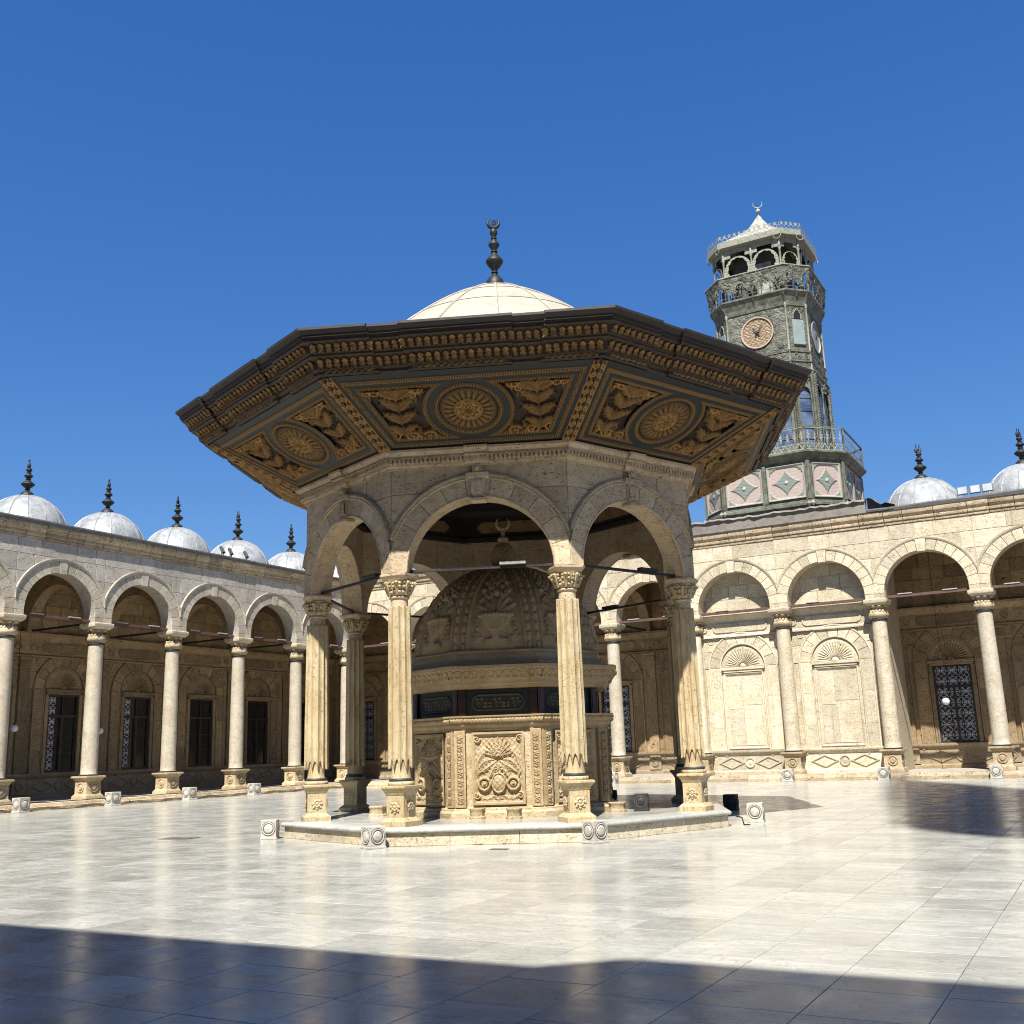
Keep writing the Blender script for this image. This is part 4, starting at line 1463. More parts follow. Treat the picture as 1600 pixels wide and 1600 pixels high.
# foliage of the right-hand compartment (mirrored for the left)
H2 = np.zeros_like(S_)
x0 = 1.30
stem = .5 * np.clip(1 - np.abs(S_ - x0) / .03, 0, 1)
H2 = np.maximum(H2, np.where((T_ > .5) & (T_ < 1.7), stem, 0))
for (tz, L, w, q) in ((.45, .40, .10, .75), (.78, .44, .12, .8), (1.10, .48, .13, .75), (1.40, .46, .13, 1.0)):
    for sg in (-1, 1):
        H2 = np.maximum(H2, leaf(S_, T_, x0, tz, PI / 2 - sg * q, L, w, 5))
        H2 = np.maximum(H2, .9 * arcleaf(S_, T_, x0 + sg * .20, tz + .02, .20, PI if sg > 0 else 0, (PI - 2.6) if sg > 0 else 2.6, .06, 4))
H2 = np.maximum(H2, leaf(S_, T_, x0, 1.35, PI / 2, .52, .14, 5))
for sg in (-1, 1):
    H2 = np.maximum(H2, .9 * spiral(S_, T_, x0 + sg * .17, .47, .13, .035, 1.6, 0, sg))
    H2 = np.maximum(H2, .8 * spiral(S_, T_, x0 + sg * .36, 1.62, .12, .035, 1.6, 1, -sg))
for (sx_, tz, r_, q) in ((.80, .42, .13, 1), (.86, 1.66, .14, -1), (1.05, .40, .09, -1), (.98, 1.50, .09, 1), (1.62, 1.72, .12, 1), (1.80, 1.62, .09, -1)):
    H2 = np.maximum(H2, .85 * spiral(S_, T_, sx_, tz, r_, .035, 1.6, .5, q))
    for t_ in range(4):
        H2 = np.maximum(H2, .8 * leaf(S_, T_, sx_, tz, t_ * 1.5 + tz, .26, .07, 4))
C2 = lerpc((H2 * 1.3) ** 2.2, BROWN, GOLD)
pos = soff_pos(S_, T_)
half = slice(nS // 2, None)
FOL = relief(pos[:, half], SN, (H2 * .13 - .05)[:, half], fol[:, half] & (S_[:, half] > 0), C2[:, half], 'gilt', 'foliage_panel')
posm = pos[:, half].copy()
posm[..., 0] *= -1
FOLM = relief(posm, SN, (H2 * .13 - .05)[:, half], fol[:, half] & (S_[:, half] > 0), C2[:, half], 'gilt', 'foliage_panel')
# medallion: polar grid
th = np.linspace(0, 2 * PI, 289)
rr = np.linspace(0.001, RM_, 66)
TH, RR = np.meshgrid(th, rr)
h = np.zeros_like(TH)
m1, hb, cb = band(RM_ - RR, TH * RM_, .10, TH[0, 1] * 0 + 2 * PI * RM_ / 72)
q = (RR - .25) / .30
pet = np.abs(np.cos(TH * 11))                     # sixteen tongues round the boss
ww = np.clip(np.sin(PI * np.clip(q, 0, 1) ** .7), 0, 1) ** .6
tongue = np.where((q > 0) & (q < 1), ww * (.45 + .55 * np.clip(pet * 1.8 - .35, 0, 1)) * (.8 + .2 * np.abs(np.sin(q * 14 + 5 * pet))), 0)
h = .075 * tongue
q3 = (RR - .43) / .11
fr_ = np.abs(np.cos(TH * 22))
h = np.maximum(h, np.where((q3 > 0) & (q3 < 1), .05 * np.sin(PI * np.clip(q3, 0, 1)) ** .5 * np.clip(fr_ * 1.6 - .3, 0, 1), 0))
h = h * (.72 + .28 * np.abs(np.sin(RR * 90 + 4 * np.cos(TH * 22))))
inn_ = np.abs(np.cos(TH * 4 + .4 * np.sin(RR * 30)))
boss = np.where(RR < .25, .045 + .05 * np.abs(np.sin(RR * 34 + 2 * inn_)) * (.4 + .6 * inn_), 0)
h = np.maximum(h, boss)
h = np.maximum(h, .07 * np.sqrt(np.clip(1 - (RR / .07) ** 2, 0, 1)))
h = np.maximum(h, .06 * np.sqrt(np.clip(1 - ((RR - .262) / .022) ** 2, 0, 1)))
cc = lerpc((h / .075) ** 2.2, BROWN, GOLD)
h = np.where(m1, hb, h - .02)
cc = np.where(m1[..., None], cb, cc)
MED = relief(soff_pos(RR * np.cos(TH), TC + RR * np.sin(TH)), SN, h, None, cc, 'gilt', 'medallion')
# --- carved cornice of the eaves
FR2 = (-1, -.57, -.57, -.365, -.365, .365, .365, .57, .57, 1)
OF2 = (.05, .05, 0, 0, .05, .05, 0, 0, .05, .05)
BACK = side_strip([(6.04, 8.25), (6.10, 8.235), (6.13, 8.26), (6.13, 8.31), (6.16, 8.325), (6.17, 8.335), (6.19, 8.34), (6.23, 8.49), (6.34, 8.51), (6.36, 8.525), (6.36, 8.555), (6.37, 8.565), (6.40, 8.57), (6.44, 8.70), (6.53, 8.715), (6.55, 8.73), (6.55, 8.765)], FR2, OF2).mesh('eaves_moulding', 'wood_dark', 30)
MAT['eave_brown'] = simple('carved_brown_timber', (.075, .043, .020), .6, 0, .25, 9.0, .4, col2=(.035, .021, .011))
BACK.materials[0] = MAT['eave_brown']
CYMA = side_strip([(6.50, 8.766), (6.57, 8.768), (6.585, 8.80), (6.585, 8.82), (6.60, 8.845), (6.64, 8.875), (6.66, 8.90), (6.675, 8.905), (6.675, 8.95), (6.60, 8.96), (6.0, 9.02)], FR2, OF2).mesh('eaves_gutter', 'wood_dark', 30)
rp = MB()
for i in range(150):
    f = -1 + 2 * (i + .5) / 150
    o = .05 if (abs(f) > .57 or abs(f) < .365) else 0
    x = f * 6.58 * T8
    rp.box(-.011, .011, -.014, .004, -.016, .016, (rotz(.0)[0] @ np.array([[.8, 0, -.6], [0, 1, 0], [.6, 0, .8]]), np.array((x, -(6.588 + o), 8.81))))
ROPE = rp.mesh('rope_moulding', 'eave_brown')
def acanthus(w, hgt, out):
    na, nb = 9, 8
    P = np.zeros((na + 1, nb + 1, 3))
    for i in range(na + 1):
        a = i / na
        ww = w / 2 * (.50 + .50 * abs(math.cos(PI * 2.5 * a)) + .22 * a)
        if a > .86:
            ww *= 1 - (a - .86) / .14 * .55
        for j in range(nb + 1):
            b = j / nb * 2 - 1
            y = -(out * a ** 1.8 + .028 * (1 - b * b) + .016 * (1 - min(1, abs(b) * 4)) - .010 * abs(math.cos(PI * 3 * b)))
            z = hgt * (a - .16 * max(0, a - .7) * 2) - .012 * abs(b) * (1 + math.cos(8 * PI * a))
            P[i, j] = (b * ww, y, z)
    m = MB()
    m.grid(P)
    V = m.v[0]
    return m
g2 = MAT['gilt_leaf'] = simple('gilt_leaf_paint', (.44, .235, .06), .55, 0, .25, 14.0, .5, col2=(.09, .045, .016), patch=(.4, .7))
LEAF1 = acanthus(.108, .155, .095).mesh('acanthus_leaf', 'gilt_leaf', 60)
LEAF2 = acanthus(.106, .135, .085).mesh('acanthus_leaf', 'gilt_leaf', 60)
PL = MB()
for f0, f1 in ((-.96, -.6), (-.33, .33), (.6, .96)):
    X, Z, P = flat(f0 * 6.13 * T8, f1 * 6.13 * T8, 8.262, 8.315, .012, -6.185)
    Hh = np.abs(np.sin(X * 24 + 3 * np.sin(Z * 60))) * .02
    P[..., 1] -= Hh
    PL.grid(P)
PLATE = PL.mesh('carved_fillet', 'gilt_leaf', 60)
def leaf_row(parent, me, r, z, pitch, joined=None):
    L = r * T8
    n = int(2 * L / pitch)
    for i in range(n):
        x = -L + (i + .5) * 2 * L / n
        f = x / L
        o = .05 if (abs(f) > .57 or abs(f) < .365) else 0
        if joined is not None:
            V = np.array([v.co[:] for v in me.vertices])
            joined.add(V, [tuple(p.vertices) for p in me.polygons], (np.eye(3), np.array((x, -(r + o), z))))
        else:
            q = obj('acanthus_leaf', me, parent, (x, -(r + o), z))
            q.rotation_euler = (R(rng.gauss(0, 2)), R(rng.gauss(0, 2)), R(rng.gauss(0, 2)))
JL = MB()
leaf_row(None, LEAF1, 6.205, 8.345, .148, JL)
leaf_row(None, LEAF2, 6.415, 8.572, .146, JL)
JL = JL.mesh('leaf_row', 'gilt_leaf', 60)
SBLOCK = side_strip([(R0 - .05, ZA + .07), (R1 + .05, ZB + .10)]).mesh('soffit_light_block', 'ceil_dark')  # added dark backing sheet, stops light leaking through gaps in the carving
for k, a in enumerate(SIDE):
    s = empty('soffit', pav, rz=a)
    obj('soffit_light_block', SBLOCK, s)
    obj('soffit_panel', soff, s)
    obj('medallion', MED, s)
    obj('foliage_panel', FOL, s)
    obj('foliage_panel', FOLM, s)
    e = empty('eaves', pav, rz=a)
    obj('eaves_moulding', BACK, e)
    obj('eaves_gutter', CYMA, e)
    obj('rope_moulding', ROPE, e)
    obj('carved_fillet', PLATE, e)
    if k in (7, 0, 1, 2):
        leaf_row(e, LEAF1, 6.205, 8.345, .148)
        leaf_row(e, LEAF2, 6.415, 8.572, .146)
    else:
        obj('leaf_row', JL, e, kind='stuff')
# --- roof, dome, finial
ROOF = side_strip([(6.60, 8.962), (3.5, 9.42), (3.5, 9.6)]).mesh('roof_sheet', 'dome_cream')
for a in SIDE:
    obj('roof_sheet', ROOF, pav, rz=a)
DZ, DR, DH = 10.2, 3.6, 2.40
def dprof(t):
    """t from 0 (springing) to pi/2 (top)"""
    r = DR * (1 - t / (PI / 2)) + .02
    return r, DZ + DH * (1 - (r / DR) ** 1.4)
mb = MB().lathe([(DR, 9.2)] + [dprof(t) for t in np.linspace(0, 1.545, 24)], 64, cap=False)
dm = empty('dome', pav)
obj('dome_shell', (mb, 'dome_cream', 60), dm)
for k in range(16):
    a = 2 * PI * k / 16 + .12
    pts = []
    for t in np.linspace(.1, 1.5, 14):
        r, z = dprof(t)
        pts.append(((r + .008) * math.cos(a), (r + .008) * math.sin(a), z + .008))
    obj('seam', (MB().tube(pts, .022, 5), 'dome_cream', 60), dm)
for t in (.55, .95, 1.25):
    r, z = dprof(t)
    pts = [((r + .006) * math.cos(a), (r + .006) * math.sin(a), z + .006) for a in np.linspace(0, 2 * PI, 49)]
    obj('seam', (MB().tube(pts, .012, 5), 'dome_cream', 60), dm)
fin = finial_mesh()
fin.v = [v * np.array([1.02, 1.02, 1.28]) for v in fin.v]
f = obj('finial', (fin, 'bronze', 45), dm, (0, 0, 12.60))
mb = MB()
crescent(mb, (0, 0, 14.29), .135, .05, 1.0, .55)
for q in (-1, 0, 1):
    mb.tube([(q * .04, 0, 14.22), (q * .055, 0, 14.30), (q * .03, 0, 14.37)], .014, 5, rotz(.55))
mb.tube([(-.07, 0, 14.27), (.02, 0, 14.26), (.08, 0, 14.31)], .013, 5, rotz(.55))
obj('crescent', (mb, 'bronze', 45), dm)
# --- ceiling inside
mb = MB()
for a in SIDE:
    mb.add(side_strip([(3.64, 7.0), (3.55, 7.02), (3.55, 7.12), (3.62, 7.16), (3.62, 7.62), (3.5, 7.68), (3.4, 7.8), (2.6, 8.0), (0.01, 8.6)]).v[0], side_strip([(0, 0)] * 9).f, rotz(a))
obj('ceiling', (mb, 'ceil_dark'), pav)
X, Z, P = flat(-1.2, 1.2, 7.2, 7.58, .03, -3.60)
cart = [(-1.1, 7.39), (-.95, 7.24), (.95, 7.24), (1.1, 7.39), (.95, 7.54), (-.95, 7.54)]
for a in SIDE:
    obj('cartouche', (MB().add([(x, -3.605, z) for x, z in cart], [tuple(range(6))]), 'ochre'), pav, rz=a)

# ================================================================== FOUNTAIN under the pavilion
fo = empty('fountain', None, (GX, GY, ZP), GROT, label='domed octagonal carved stone ablution fountain standing inside the pavilion', category='fountain')
FA = 2.10                                # apothem of the body
FHW = FA * T8
# body and plinth
for k, a in enumerate(SIDE):
    s = empty('fountain_side', fo, rz=a)
    mb = side_strip([(2.28, 0), (2.28, .10), (2.24, .13), (2.20, .15), (2.20, .17), (2.14, .19), (2.08, .21), (2.08, 1.72)])
    obj('base_course', (mb, 'trav'), s)
    # carved panel
    if k == 0:
        X, Z, P = flat(-.53, .53, .245, 1.66, .0075, -FA)
        x, z = X, Z - .245
        H = np.zeros_like(X)
        d = np.minimum(np.minimum(x + .53, .53 - x), np.minimum(z, 1.415 - z))
        H = np.where(d < .05, .05, H)
        H = np.where((d >= .05) & (d < .075), .03, H)
        for i in range(11):
            t = PI / 2 + (i - 5) * .27
            H = np.maximum(H, .075 * leaf(x, z, 0, .93, t, .40 - .02 * abs(i - 5), .06, 3, .15))
        for sg in (-1, 1):
            H = np.maximum(H, .07 * arcleaf(x, z, sg * .10, .78, .30, PI / 2, PI / 2 - sg * 2.2, .11, 7))
            H = np.maximum(H, .065 * arcleaf(x, z, sg * .14, .60, .27, PI / 2 + sg * .2, PI / 2 - sg * 1.9, .09, 6))
            H = np.maximum(H, .06 * leaf(x, z, sg * .03, .80, -PI / 2 + sg * .55, .36, .075, 5))
            H = np.maximum(H, .055 * leaf(x, z, sg * .03, .84, -PI / 2 + sg * 1.0, .42, .075, 5))
            H = np.maximum(H, .08 * ring(x, z, sg * .29, .40, .115, .035))
            H = np.maximum(H, .06 * ring(x, z, sg * .29, .40, .05, .022))
            H = np.maximum(H, .10 * bud(x, z, sg * .29, .40, .04))
            H = np.maximum(H, .05 * spiral(x, z, sg * .43, 1.28, .07, .022, 1.6, 0, sg))
            H = np.maximum(H, .05 * arcleaf(x, z, sg * .25, .28, .17, -PI / 2 - sg * .9, -PI / 2 + sg * 1.3, .07, 5))
            H = np.maximum(H, .055 * spiral(x, z, sg * .43, .17, .065, .022, 1.6, 2, -sg))
            H = np.maximum(H, .05 * leaf(x, z, sg * .48, .62, PI / 2 + sg * .3, .30, .06, 5))
        ov = np.sqrt((x / .12) ** 2 + ((z - .42) / .165) ** 2)
        H = np.maximum(H, .09 * np.sqrt(np.clip(1 - ov ** 2 * .6, 0, 1)) * (ov < 1))
        H = np.maximum(H, .085 * np.sqrt(np.clip(1 - ((ov - 1.12) / .16) ** 2, 0, 1)))
        H = np.maximum(H, .06 * bud(x, z, 0, .70, .09, 7, .3))
        H = np.maximum(H, .05 * leaf(x, z, 0, .22, -PI / 2, .16, .11, 3))
        H = H + .006 * np.sin(x * 60) * np.sin(z * 53) * (d > .08)
        FPAN = relief(P, (0, -1, 0), H, None, None, 'carved', 'carved_panel')
    obj('carved_panel', FPAN, s)
    # lower cornice, painted band, upper cornice
    if k == 0:
        fx = np.linspace(-1, 1, 97)
        def wav(prof, amp, pat=None, plo=0, phi=0):
            P = np.zeros((len(fx), len(prof), 3))
            for j, f in enumerate(fx):
                edge = max(0, 1 - (1 - abs(f)) / .20)
                o = amp * (1 if abs(f) > .78 else max(0, 1 - (.78 - abs(f)) / .04)) + .02 * math.cos(f * 2.4)
                for i, (r, z) in enumerate(prof):
                    rr_ = r + o
                    P[j, i] = (f * rr_ * T8, -rr_, z)
            return P
        P = wav([(2.10, 1.68), (2.12, 1.70), (2.12, 1.74), (2.15, 1.76), (2.19, 1.80), (2.19, 1.84), (2.22, 1.86)], .055)
        mb = MB()
        mb.grid(P)
        zz = np.linspace(1.86, 1.94, 8)
        P = wav([(2.235, z) for z in zz], .055)
        u = P[..., 0]
        P[..., 1] -= .022 * np.abs(np.sin(u * 42)) * np.sin(PI * (P[..., 2] - 1.86) / .08)
        mb.grid(P)
        mb.grid(wav([(2.23, 1.94), (2.26, 1.95), (2.27, 1.97), (2.27, 1.985), (1.90, 1.99)], .055))
        LC = mb.mesh('lower_cornice', 'carved', 40)
        mb = MB()
        mb.grid(wav([(1.90, 2.53), (2.14, 2.535), (2.15, 2.58), (2.16, 2.60), (2.20, 2.615), (2.205, 2.68), (2.22, 2.70)], .05))
        zz = np.linspace(2.70, 2.88, 22)
        fx = np.linspace(-1, 1, 241)
        P = wav([(2.23 + .10 * ((z - 2.70) / .18) ** 1.5, z) for z in zz], .05)
        u, z = P[..., 0], P[..., 2]
        pt = .165
        xx = np.mod(u, pt) - pt / 2
        dd = np.hypot(xx, z - 2.79)
        tt = np.arctan2(z - 2.76, xx)
        hh = np.maximum(np.sqrt(np.clip(1 - ((dd - .075) / .014) ** 2, 0, 1)), np.where(dd < .06, .4 + .6 * np.abs(np.sin(tt * 5)), 0))
        P[..., 1] -= .024 * hh
        mb.grid(P)
        fx = np.linspace(-1, 1, 97)
        mb.grid(wav([(2.33, 2.88), (2.38, 2.89), (2.39, 2.91), (2.39, 2.975), (2.36, 2.99), (1.9, 3.02)], .05))
        UC = mb.mesh('upper_cornice', 'carved', 40)
        mb = side_strip([(1.93, 1.985), (1.93, 2.54)])
        PB = mb.mesh('painted_band', 'teal_dark')
        X, Z, P = flat(-.58, .58, 2.05, 2.47, .012, -1.935)
        hw_, hh_ = .54, .16
        q = np.maximum(np.abs(X) - (hw_ - hh_), 0)
        dd = np.hypot(q, Z - 2.26)
        Hh = np.where(np.abs(dd - .15) < .016, .03, np.where(dd < .13, .008, 0))
        txt = np.where(dd < .105, np.clip(np.sin(X * 34 + 2.2 * np.sin(Z * 31)) * np.sin(Z * 46 + 2.5 * np.sin(X * 17)) * 2.2 + .1, 0, 1), 0)
        Hh = np.maximum(Hh, txt * .016)
        col = lerpc((dd < .13) * 1.0, TEAL, (.014, .030, .026))
        col = np.where((np.abs(dd - .15) < .016)[..., None], np.array((.06, .085, .075)), col)
        col = np.where((txt > .3)[..., None], np.array((.20, .125, .04)), col)
        CART = relief(P, (0, -1, 0), Hh, None, col, 'gilt', 'inscribed_cartouche')
    obj('lower_cornice', LC, s)
    obj('painted_band', PB, s)
    obj('inscribed_cartouche', CART, s)
    obj('upper_cornice', UC, s)
for k, a in enumerate(VERT):
    # corner pilaster: two carved faces meeting at the vertex
    p = empty('corner_pilaster', fo, rz=a)
    if k == 0:
        mb = MB()
        vr = FA / math.cos(PI / 8)
        for sg in (-1, 1):
            ca = sg * PI / 8
            M = rotz(ca)
            # face strip on the adjoining side, next to the vertex
            lo, hi = (-FHW - .01, -FHW + .21) if sg > 0 else (FHW - .21, FHW + .01)
            mb.box(lo, hi, -FA - .075, -FA, .20, 1.70, M, ch=.008)
        PIL = mb.mesh('pilaster_body', 'carved')
        mb = MB()
        for sg in (-1, 1):
            c0 = -FHW + .105 if sg > 0 else FHW - .105
            X, Z, P = flat(c0 - .065, c0 + .065, .27, 1.62, .0085, -FA - .077)
            x, z = X - c0, np.mod(Z - .27, .169) - .0845
            h = np.maximum(bud(x, z, 0, .02, .05, 5), .8 * leaf(np.abs(x), z, 0, -.08, 1.0, .10, .03))
            h = np.maximum(h, np.where(np.abs(x) > .055, .7, 0))
            P[..., 1] -= .035 * h
            mb.grid(P, M=rotz(sg * PI / 8))
        PILC = mb.mesh('pilaster_carving', 'carved', 60)
        mb = MB()
        for sg in (-1, 1):
            lo, hi = (-1.93 * T8 - .01, -1.93 * T8 + .14) if sg > 0 else (1.93 * T8 - .14, 1.93 * T8 + .01)
            mb.box(lo, hi, -1.99, -1.9, 1.99, 2.53, rotz(sg * PI / 8), ch=.01)
            mb.box(lo + .03, hi - .03, -2.0, -1.9, 2.05, 2.46, rotz(sg * PI / 8), ch=.01)
        RP = mb.mesh('red_post', 'red_post')
    obj('pilaster_body', PIL, p)
    obj('pilaster_carving', PILC, p)
    obj('red_post', RP, p)
# dome of the fountain: gores with a vase of flowers, banded ribs
mb = MB()
for a in SIDE:
    st = side_strip([(2.14, 3.01), (2.14, 3.06), (2.09, 3.09), (2.04, 3.14), (2.02, 3.24), (2.05, 3.26), (2.05, 3.30), (1.99, 3.33), (1.80, 3.34)])
    mb.add(st.v[0], st.f, rotz(a))
obj('dome_drum', (mb, 'carved'), fo)
ZD0, RDm, HDm = 3.32, 2.02, 1.98
def gore_pos(u, v):
    """u across (-1..1), v up (0..1)"""
    t = v * PI / 2 * .955
    r = RDm * np.cos(t) ** .92
    z = ZD0 + HDm * np.sin(t)
    ang = u * PI / 8
    k = 1 - .35 * (1 - np.cos(PI / 8) / np.cos(ang))
    return np.stack([np.sin(ang) * r * k, -np.cos(ang) * r * k, z], -1), np.stack([np.sin(ang) * np.cos(t), -np.cos(ang) * np.cos(t), np.sin(t)], -1), r
V_, U_ = np.meshgrid(np.linspace(0, 1, 170), np.linspace(-1, 1, 110), indexing='ij')
pos, nrm, r_ = gore_pos(U_, V_)
x = U_ * PI / 8 * r_                      # metric
y = V_ * 2.75
H = np.zeros_like(x)
hw_ = PI / 8 * r_
de = hw_ - np.abs(x)
rib = np.where(de < .205, .03, 0.0)
for d0, w0, a0 in ((.185, .022, .075), (.012, .014, .055)):
    rib = np.maximum(rib, a0 * np.sqrt(np.clip(1 - ((de - d0) / w0) ** 2, 0, 1)))
yy_ = np.mod(y, .19) - .095
fl = np.maximum(bud(yy_, de - .095, .0, 0, .052, 5), leaf(yy_, de - .095, -.09, 0, 0.0, .07, .04, 2))
rib = np.where((de < .16) & (de > .03), .03 + .05 * fl, rib)
# vase on a foot
def vase_w(yy):
    return np.interp(yy, [.10, .11, .20, .21, .27, .33, .40, .52, .62, .64, .70, .71], [0, .25, .25, .12, .085, .09, .17, .30, .34, .38, .38, 0], 0, 0)
vw = vase_w(y)
vz = np.where(np.abs(x) < vw, .10 * np.sqrt(np.clip(1 - (x / np.maximum(vw, .01)) ** 2 * .85, 0, 1)), 0)
vz = np.where((np.abs(x) < vw) & (y > .64) & (y < .70), vz + .03 * np.abs(np.sin(x * 40)), vz)
vz = np.where((np.abs(x) < vw) & (y > .40) & (y < .60), vz * (.85 + .15 * np.abs(np.cos(x * 26))), vz)
H = np.maximum(H, vz)
rg = random.Random(11)
for sg in (-1, 1):
    for (a0, yy, L, w) in ((.55, .72, .50, .075), (1.05, .72, .46, .075), (.18, .74, .62, .065)):
        H = np.maximum(H, .075 * leaf(x, y, sg * .03, yy, PI / 2 - sg * a0, L, w, 4))
    H = np.maximum(H, .07 * arcleaf(x, y, sg * .20, .93, .17, PI / 2 + sg * 1.5, PI / 2 - sg * 1.6, .05, 4))
    for i in range(5):
        H = np.maximum(H, .06 * bud(x, y, sg * (.40 + .02 * (i % 2)), .24 + i * .09, .05, 6, i))
    for i in range(4):
        H = np.maximum(H, .055 * leaf(x, y, sg * .42, .17, PI / 2 - sg * (.55 * i - .9), .17, .035, 3))
for i, (xx, yy, rr_) in enumerate(((0, 1.22, .10), (-.15, 1.14, .085), (.16, 1.16, .085), (-.25, 1.28, .07), (.25, 1.27, .07), (-.11, 1.36, .085), (.12, 1.37, .08), (0, 1.50, .085), (-.19, 1.50, .065), (.19, 1.49, .065),
                                   (-.09, 1.63, .07), (.10, 1.62, .07), (0, 1.75, .07), (-.13, 1.76, .05), (.12, 1.75, .05), (0, 1.90, .06), (-.07, 1.98, .04), (.06, 2.0, .04), (0, 2.10, .045))):
    H = np.maximum(H, .085 * bud(x, y, xx, yy, rr_, (0, 6, 5)[i % 3], i * .7))
    for q in range(3):
        H = np.maximum(H, .05 * leaf(x, y, xx, yy, PI / 2 + (q - 1) * 1.1 + xx, rr_ * 2.1, rr_ * .45, 3))
H = np.maximum(H, .05 * np.clip(1 - np.abs(x - .05 * np.sin(y * 9)) / .018, 0, 1) * ((y > .75) & (y < 2.1)))
H = np.where(de < .205, rib, H)
GORE = relief(pos, nrm, H, None, None, 'carved', 'dome_gore')
for a in SIDE:
    obj('dome_gore', GORE, fo, rz=a)
# pine cone and crescent on top
fn = empty('finial', fo, (0, 0, 5.22))
mb = MB().lathe([(.22, .0), (.30, .03), (.30, .07), (.16, .10), (.14, .16), (.20, .20), (.25, .24)], 24)
obj('finial_base', (mb, 'carved', 45), fn)
mb = MB()
for i in range(7):
    z = .24 + i * .058
    r = .255 * math.sqrt(max(.02, 1 - ((i - .6) / 6.6) ** 2))
    n = 14
    for j in range(n):
        a = 2 * PI * (j + .5 * (i % 2)) / n
        mb.ball((r * .86 * math.cos(a), r * .86 * math.sin(a), z + .03), .062 * (r / .25 + .35), 6, 5, (1, 1, 1.25))
mb.lathe([(.2, .22), (.24, .28), (.23, .45), (.12, .63), (.06, .68)], 20)
obj('pine_cone', (mb, 'carved', 60), fn)
mb = MB().lathe([(.05, .66), (.06, .72), (.11, .76), (.13, .80), (.11, .84), (.05, .87), (.04, .93), (.035, 1.04)], 20)
obj('finial_knob', (mb, 'trav', 50), fn)
mb = MB()
crescent(mb, (0, 0, 1.18), .145, .042, 1.4, .45)
obj('crescent', (mb, 'trav', 50), fn)

# ================================================================== CLOCK TOWER
TX, TY = -12.02, 47.0
tow = empty('clock_tower', None, (TX, TY, 0), 0.0, label='weathered green metal clock tower with pink panels rising above the far arcade', category='clock tower')

def octo(w, a):
    return [(-w, -a), (w, -a), (a, -w), (a, w), (w, a), (-w, a), (-a, w), (-a, -w)]
def oprism(mb, lev):
    """lev: (w, a, z) list"""
    P = np.array([[(x, y, z) for x, y in octo(w, a)] for w, a, z in lev])
    mb.grid(P, True)
    mb.add(P[-1], [tuple(range(8))])
    return mb
def faces(w, a):
    """(angle, apothem, half width, wide?) of the faces the court can see and the others"""
    out = []
    for k in range(4):
        out.append((k * PI / 2, a, w, True))
        out.append((k * PI / 2 + PI / 4, (a + w) / math.sqrt(2), (a - w) / math.sqrt(2), False))
    return out

mb = MB()
oprism(mb, [(1.90, 3.12, 10.64), (1.90, 3.12, 11.30), (1.98, 3.22, 11.32), (1.98, 3.22, 11.42), (1.93, 3.16, 11.46), (1.93, 3.16, 11.52), (1.88, 3.08, 11.56), (1.88, 3.08, 13.30), (1.92, 3.14, 13.34), (1.93, 3.18, 13.42), (1.96, 3.26, 13.48), (1.98, 3.34, 13.56), (2.0, 3.38, 13.60), (2.0, 3.38, 13.68), (1.5, 2.6, 13.70)])
obj('tower_base', (mb, 'copper'), tow)
PINK, GREEN, GREEN2 = (.58, .455, .385), (.27, .315, .26), (.40, .39, .30)
def pattern_panel(w, h):
    X, Z, P = flat(-w / 2, w / 2, -h / 2, h / 2, .02, 0)
    d = np.minimum(w / 2 - np.abs(X), h / 2 - np.abs(Z))
    H = np.where(d < .05, .07, np.where(d < .09, .03, 0))
    C = lerpc((d < .05) * 1., PINK, GREEN2)
    # star-shaped quatrefoil with round lobes
    x, z = np.abs(X) / (w * .5), np.abs(Z) / (h * .5)
    star = (x ** .72 + z ** .72 < .76 ** .72) | (np.hypot(x, z) < .40)
    corner = (np.hypot(x - .90, z - .90) < .27) | (np.hypot(x - .62, z - .97) < .16) | (np.hypot(x - .97, z - .62) < .16)
    m = (star | corner) & (d > .09)
    H = np.where(m, .035, H)
    streak = np.sin(Z * 40 + 3 * np.sin(X * 5)) * .5 + np.sin(Z * 87 + 2 * np.sin(X * 7 + 1)) * .5
    C = np.where((~m & (d > .09))[..., None], lerpc(np.clip(streak * .8 - .1, 0, .75), PINK, (.36, .32, .25)), C)
    C = np.where(m[..., None], lerpc(np.clip(streak * .8, 0, .7), GREEN, (.14, .16, .13)), C)
    b = np.hypot(X, Z) < .075
    H = np.where(b, .07, H)
    C = np.where(b[..., None], np.array((.6, .57, .47)), C)
    return relief(P, (0, -1, 0), H, None, C, 'patina_paint', 'pattern_panel')
PPW = pattern_panel(1.62, 1.52)
PPN = pattern_panel(1.36, 1.52)
post = MB().box(-.075, .075, -.07, .05, 11.56, 13.30, ch=.02).mesh('corner_post', 'copper')
boss = MB().lathe([(.12, 0), (.10, .04), (.04, .10), (.001, .12)], 4, 0)
boss.v = [np.stack([v[:, 0], -v[:, 2], v[:, 1] * 1.3], 1) for v in boss.v]
BOSS = boss.mesh('diamond_boss', 'copper_pale')
for (a, ap, hw, wide) in faces(1.88, 3.08):
    f = empty('base_face', tow, (ap * math.sin(a), -ap * math.cos(a), 0), a)
    if wide:
        for sx in (-1, 1):
            obj('pattern_panel', PPW, f, (sx * .93, -.012, 12.42))
        obj('corner_post', post, f)
    else:
        obj('pattern_panel', PPN, f, (0, -.012, 12.42))
    for sx in (-1, 1):
        obj('corner_post', post, f, (sx * hw, 0, 0))
        obj('diamond_boss', BOSS, f, (sx * hw * .98, -.15, 11.36))
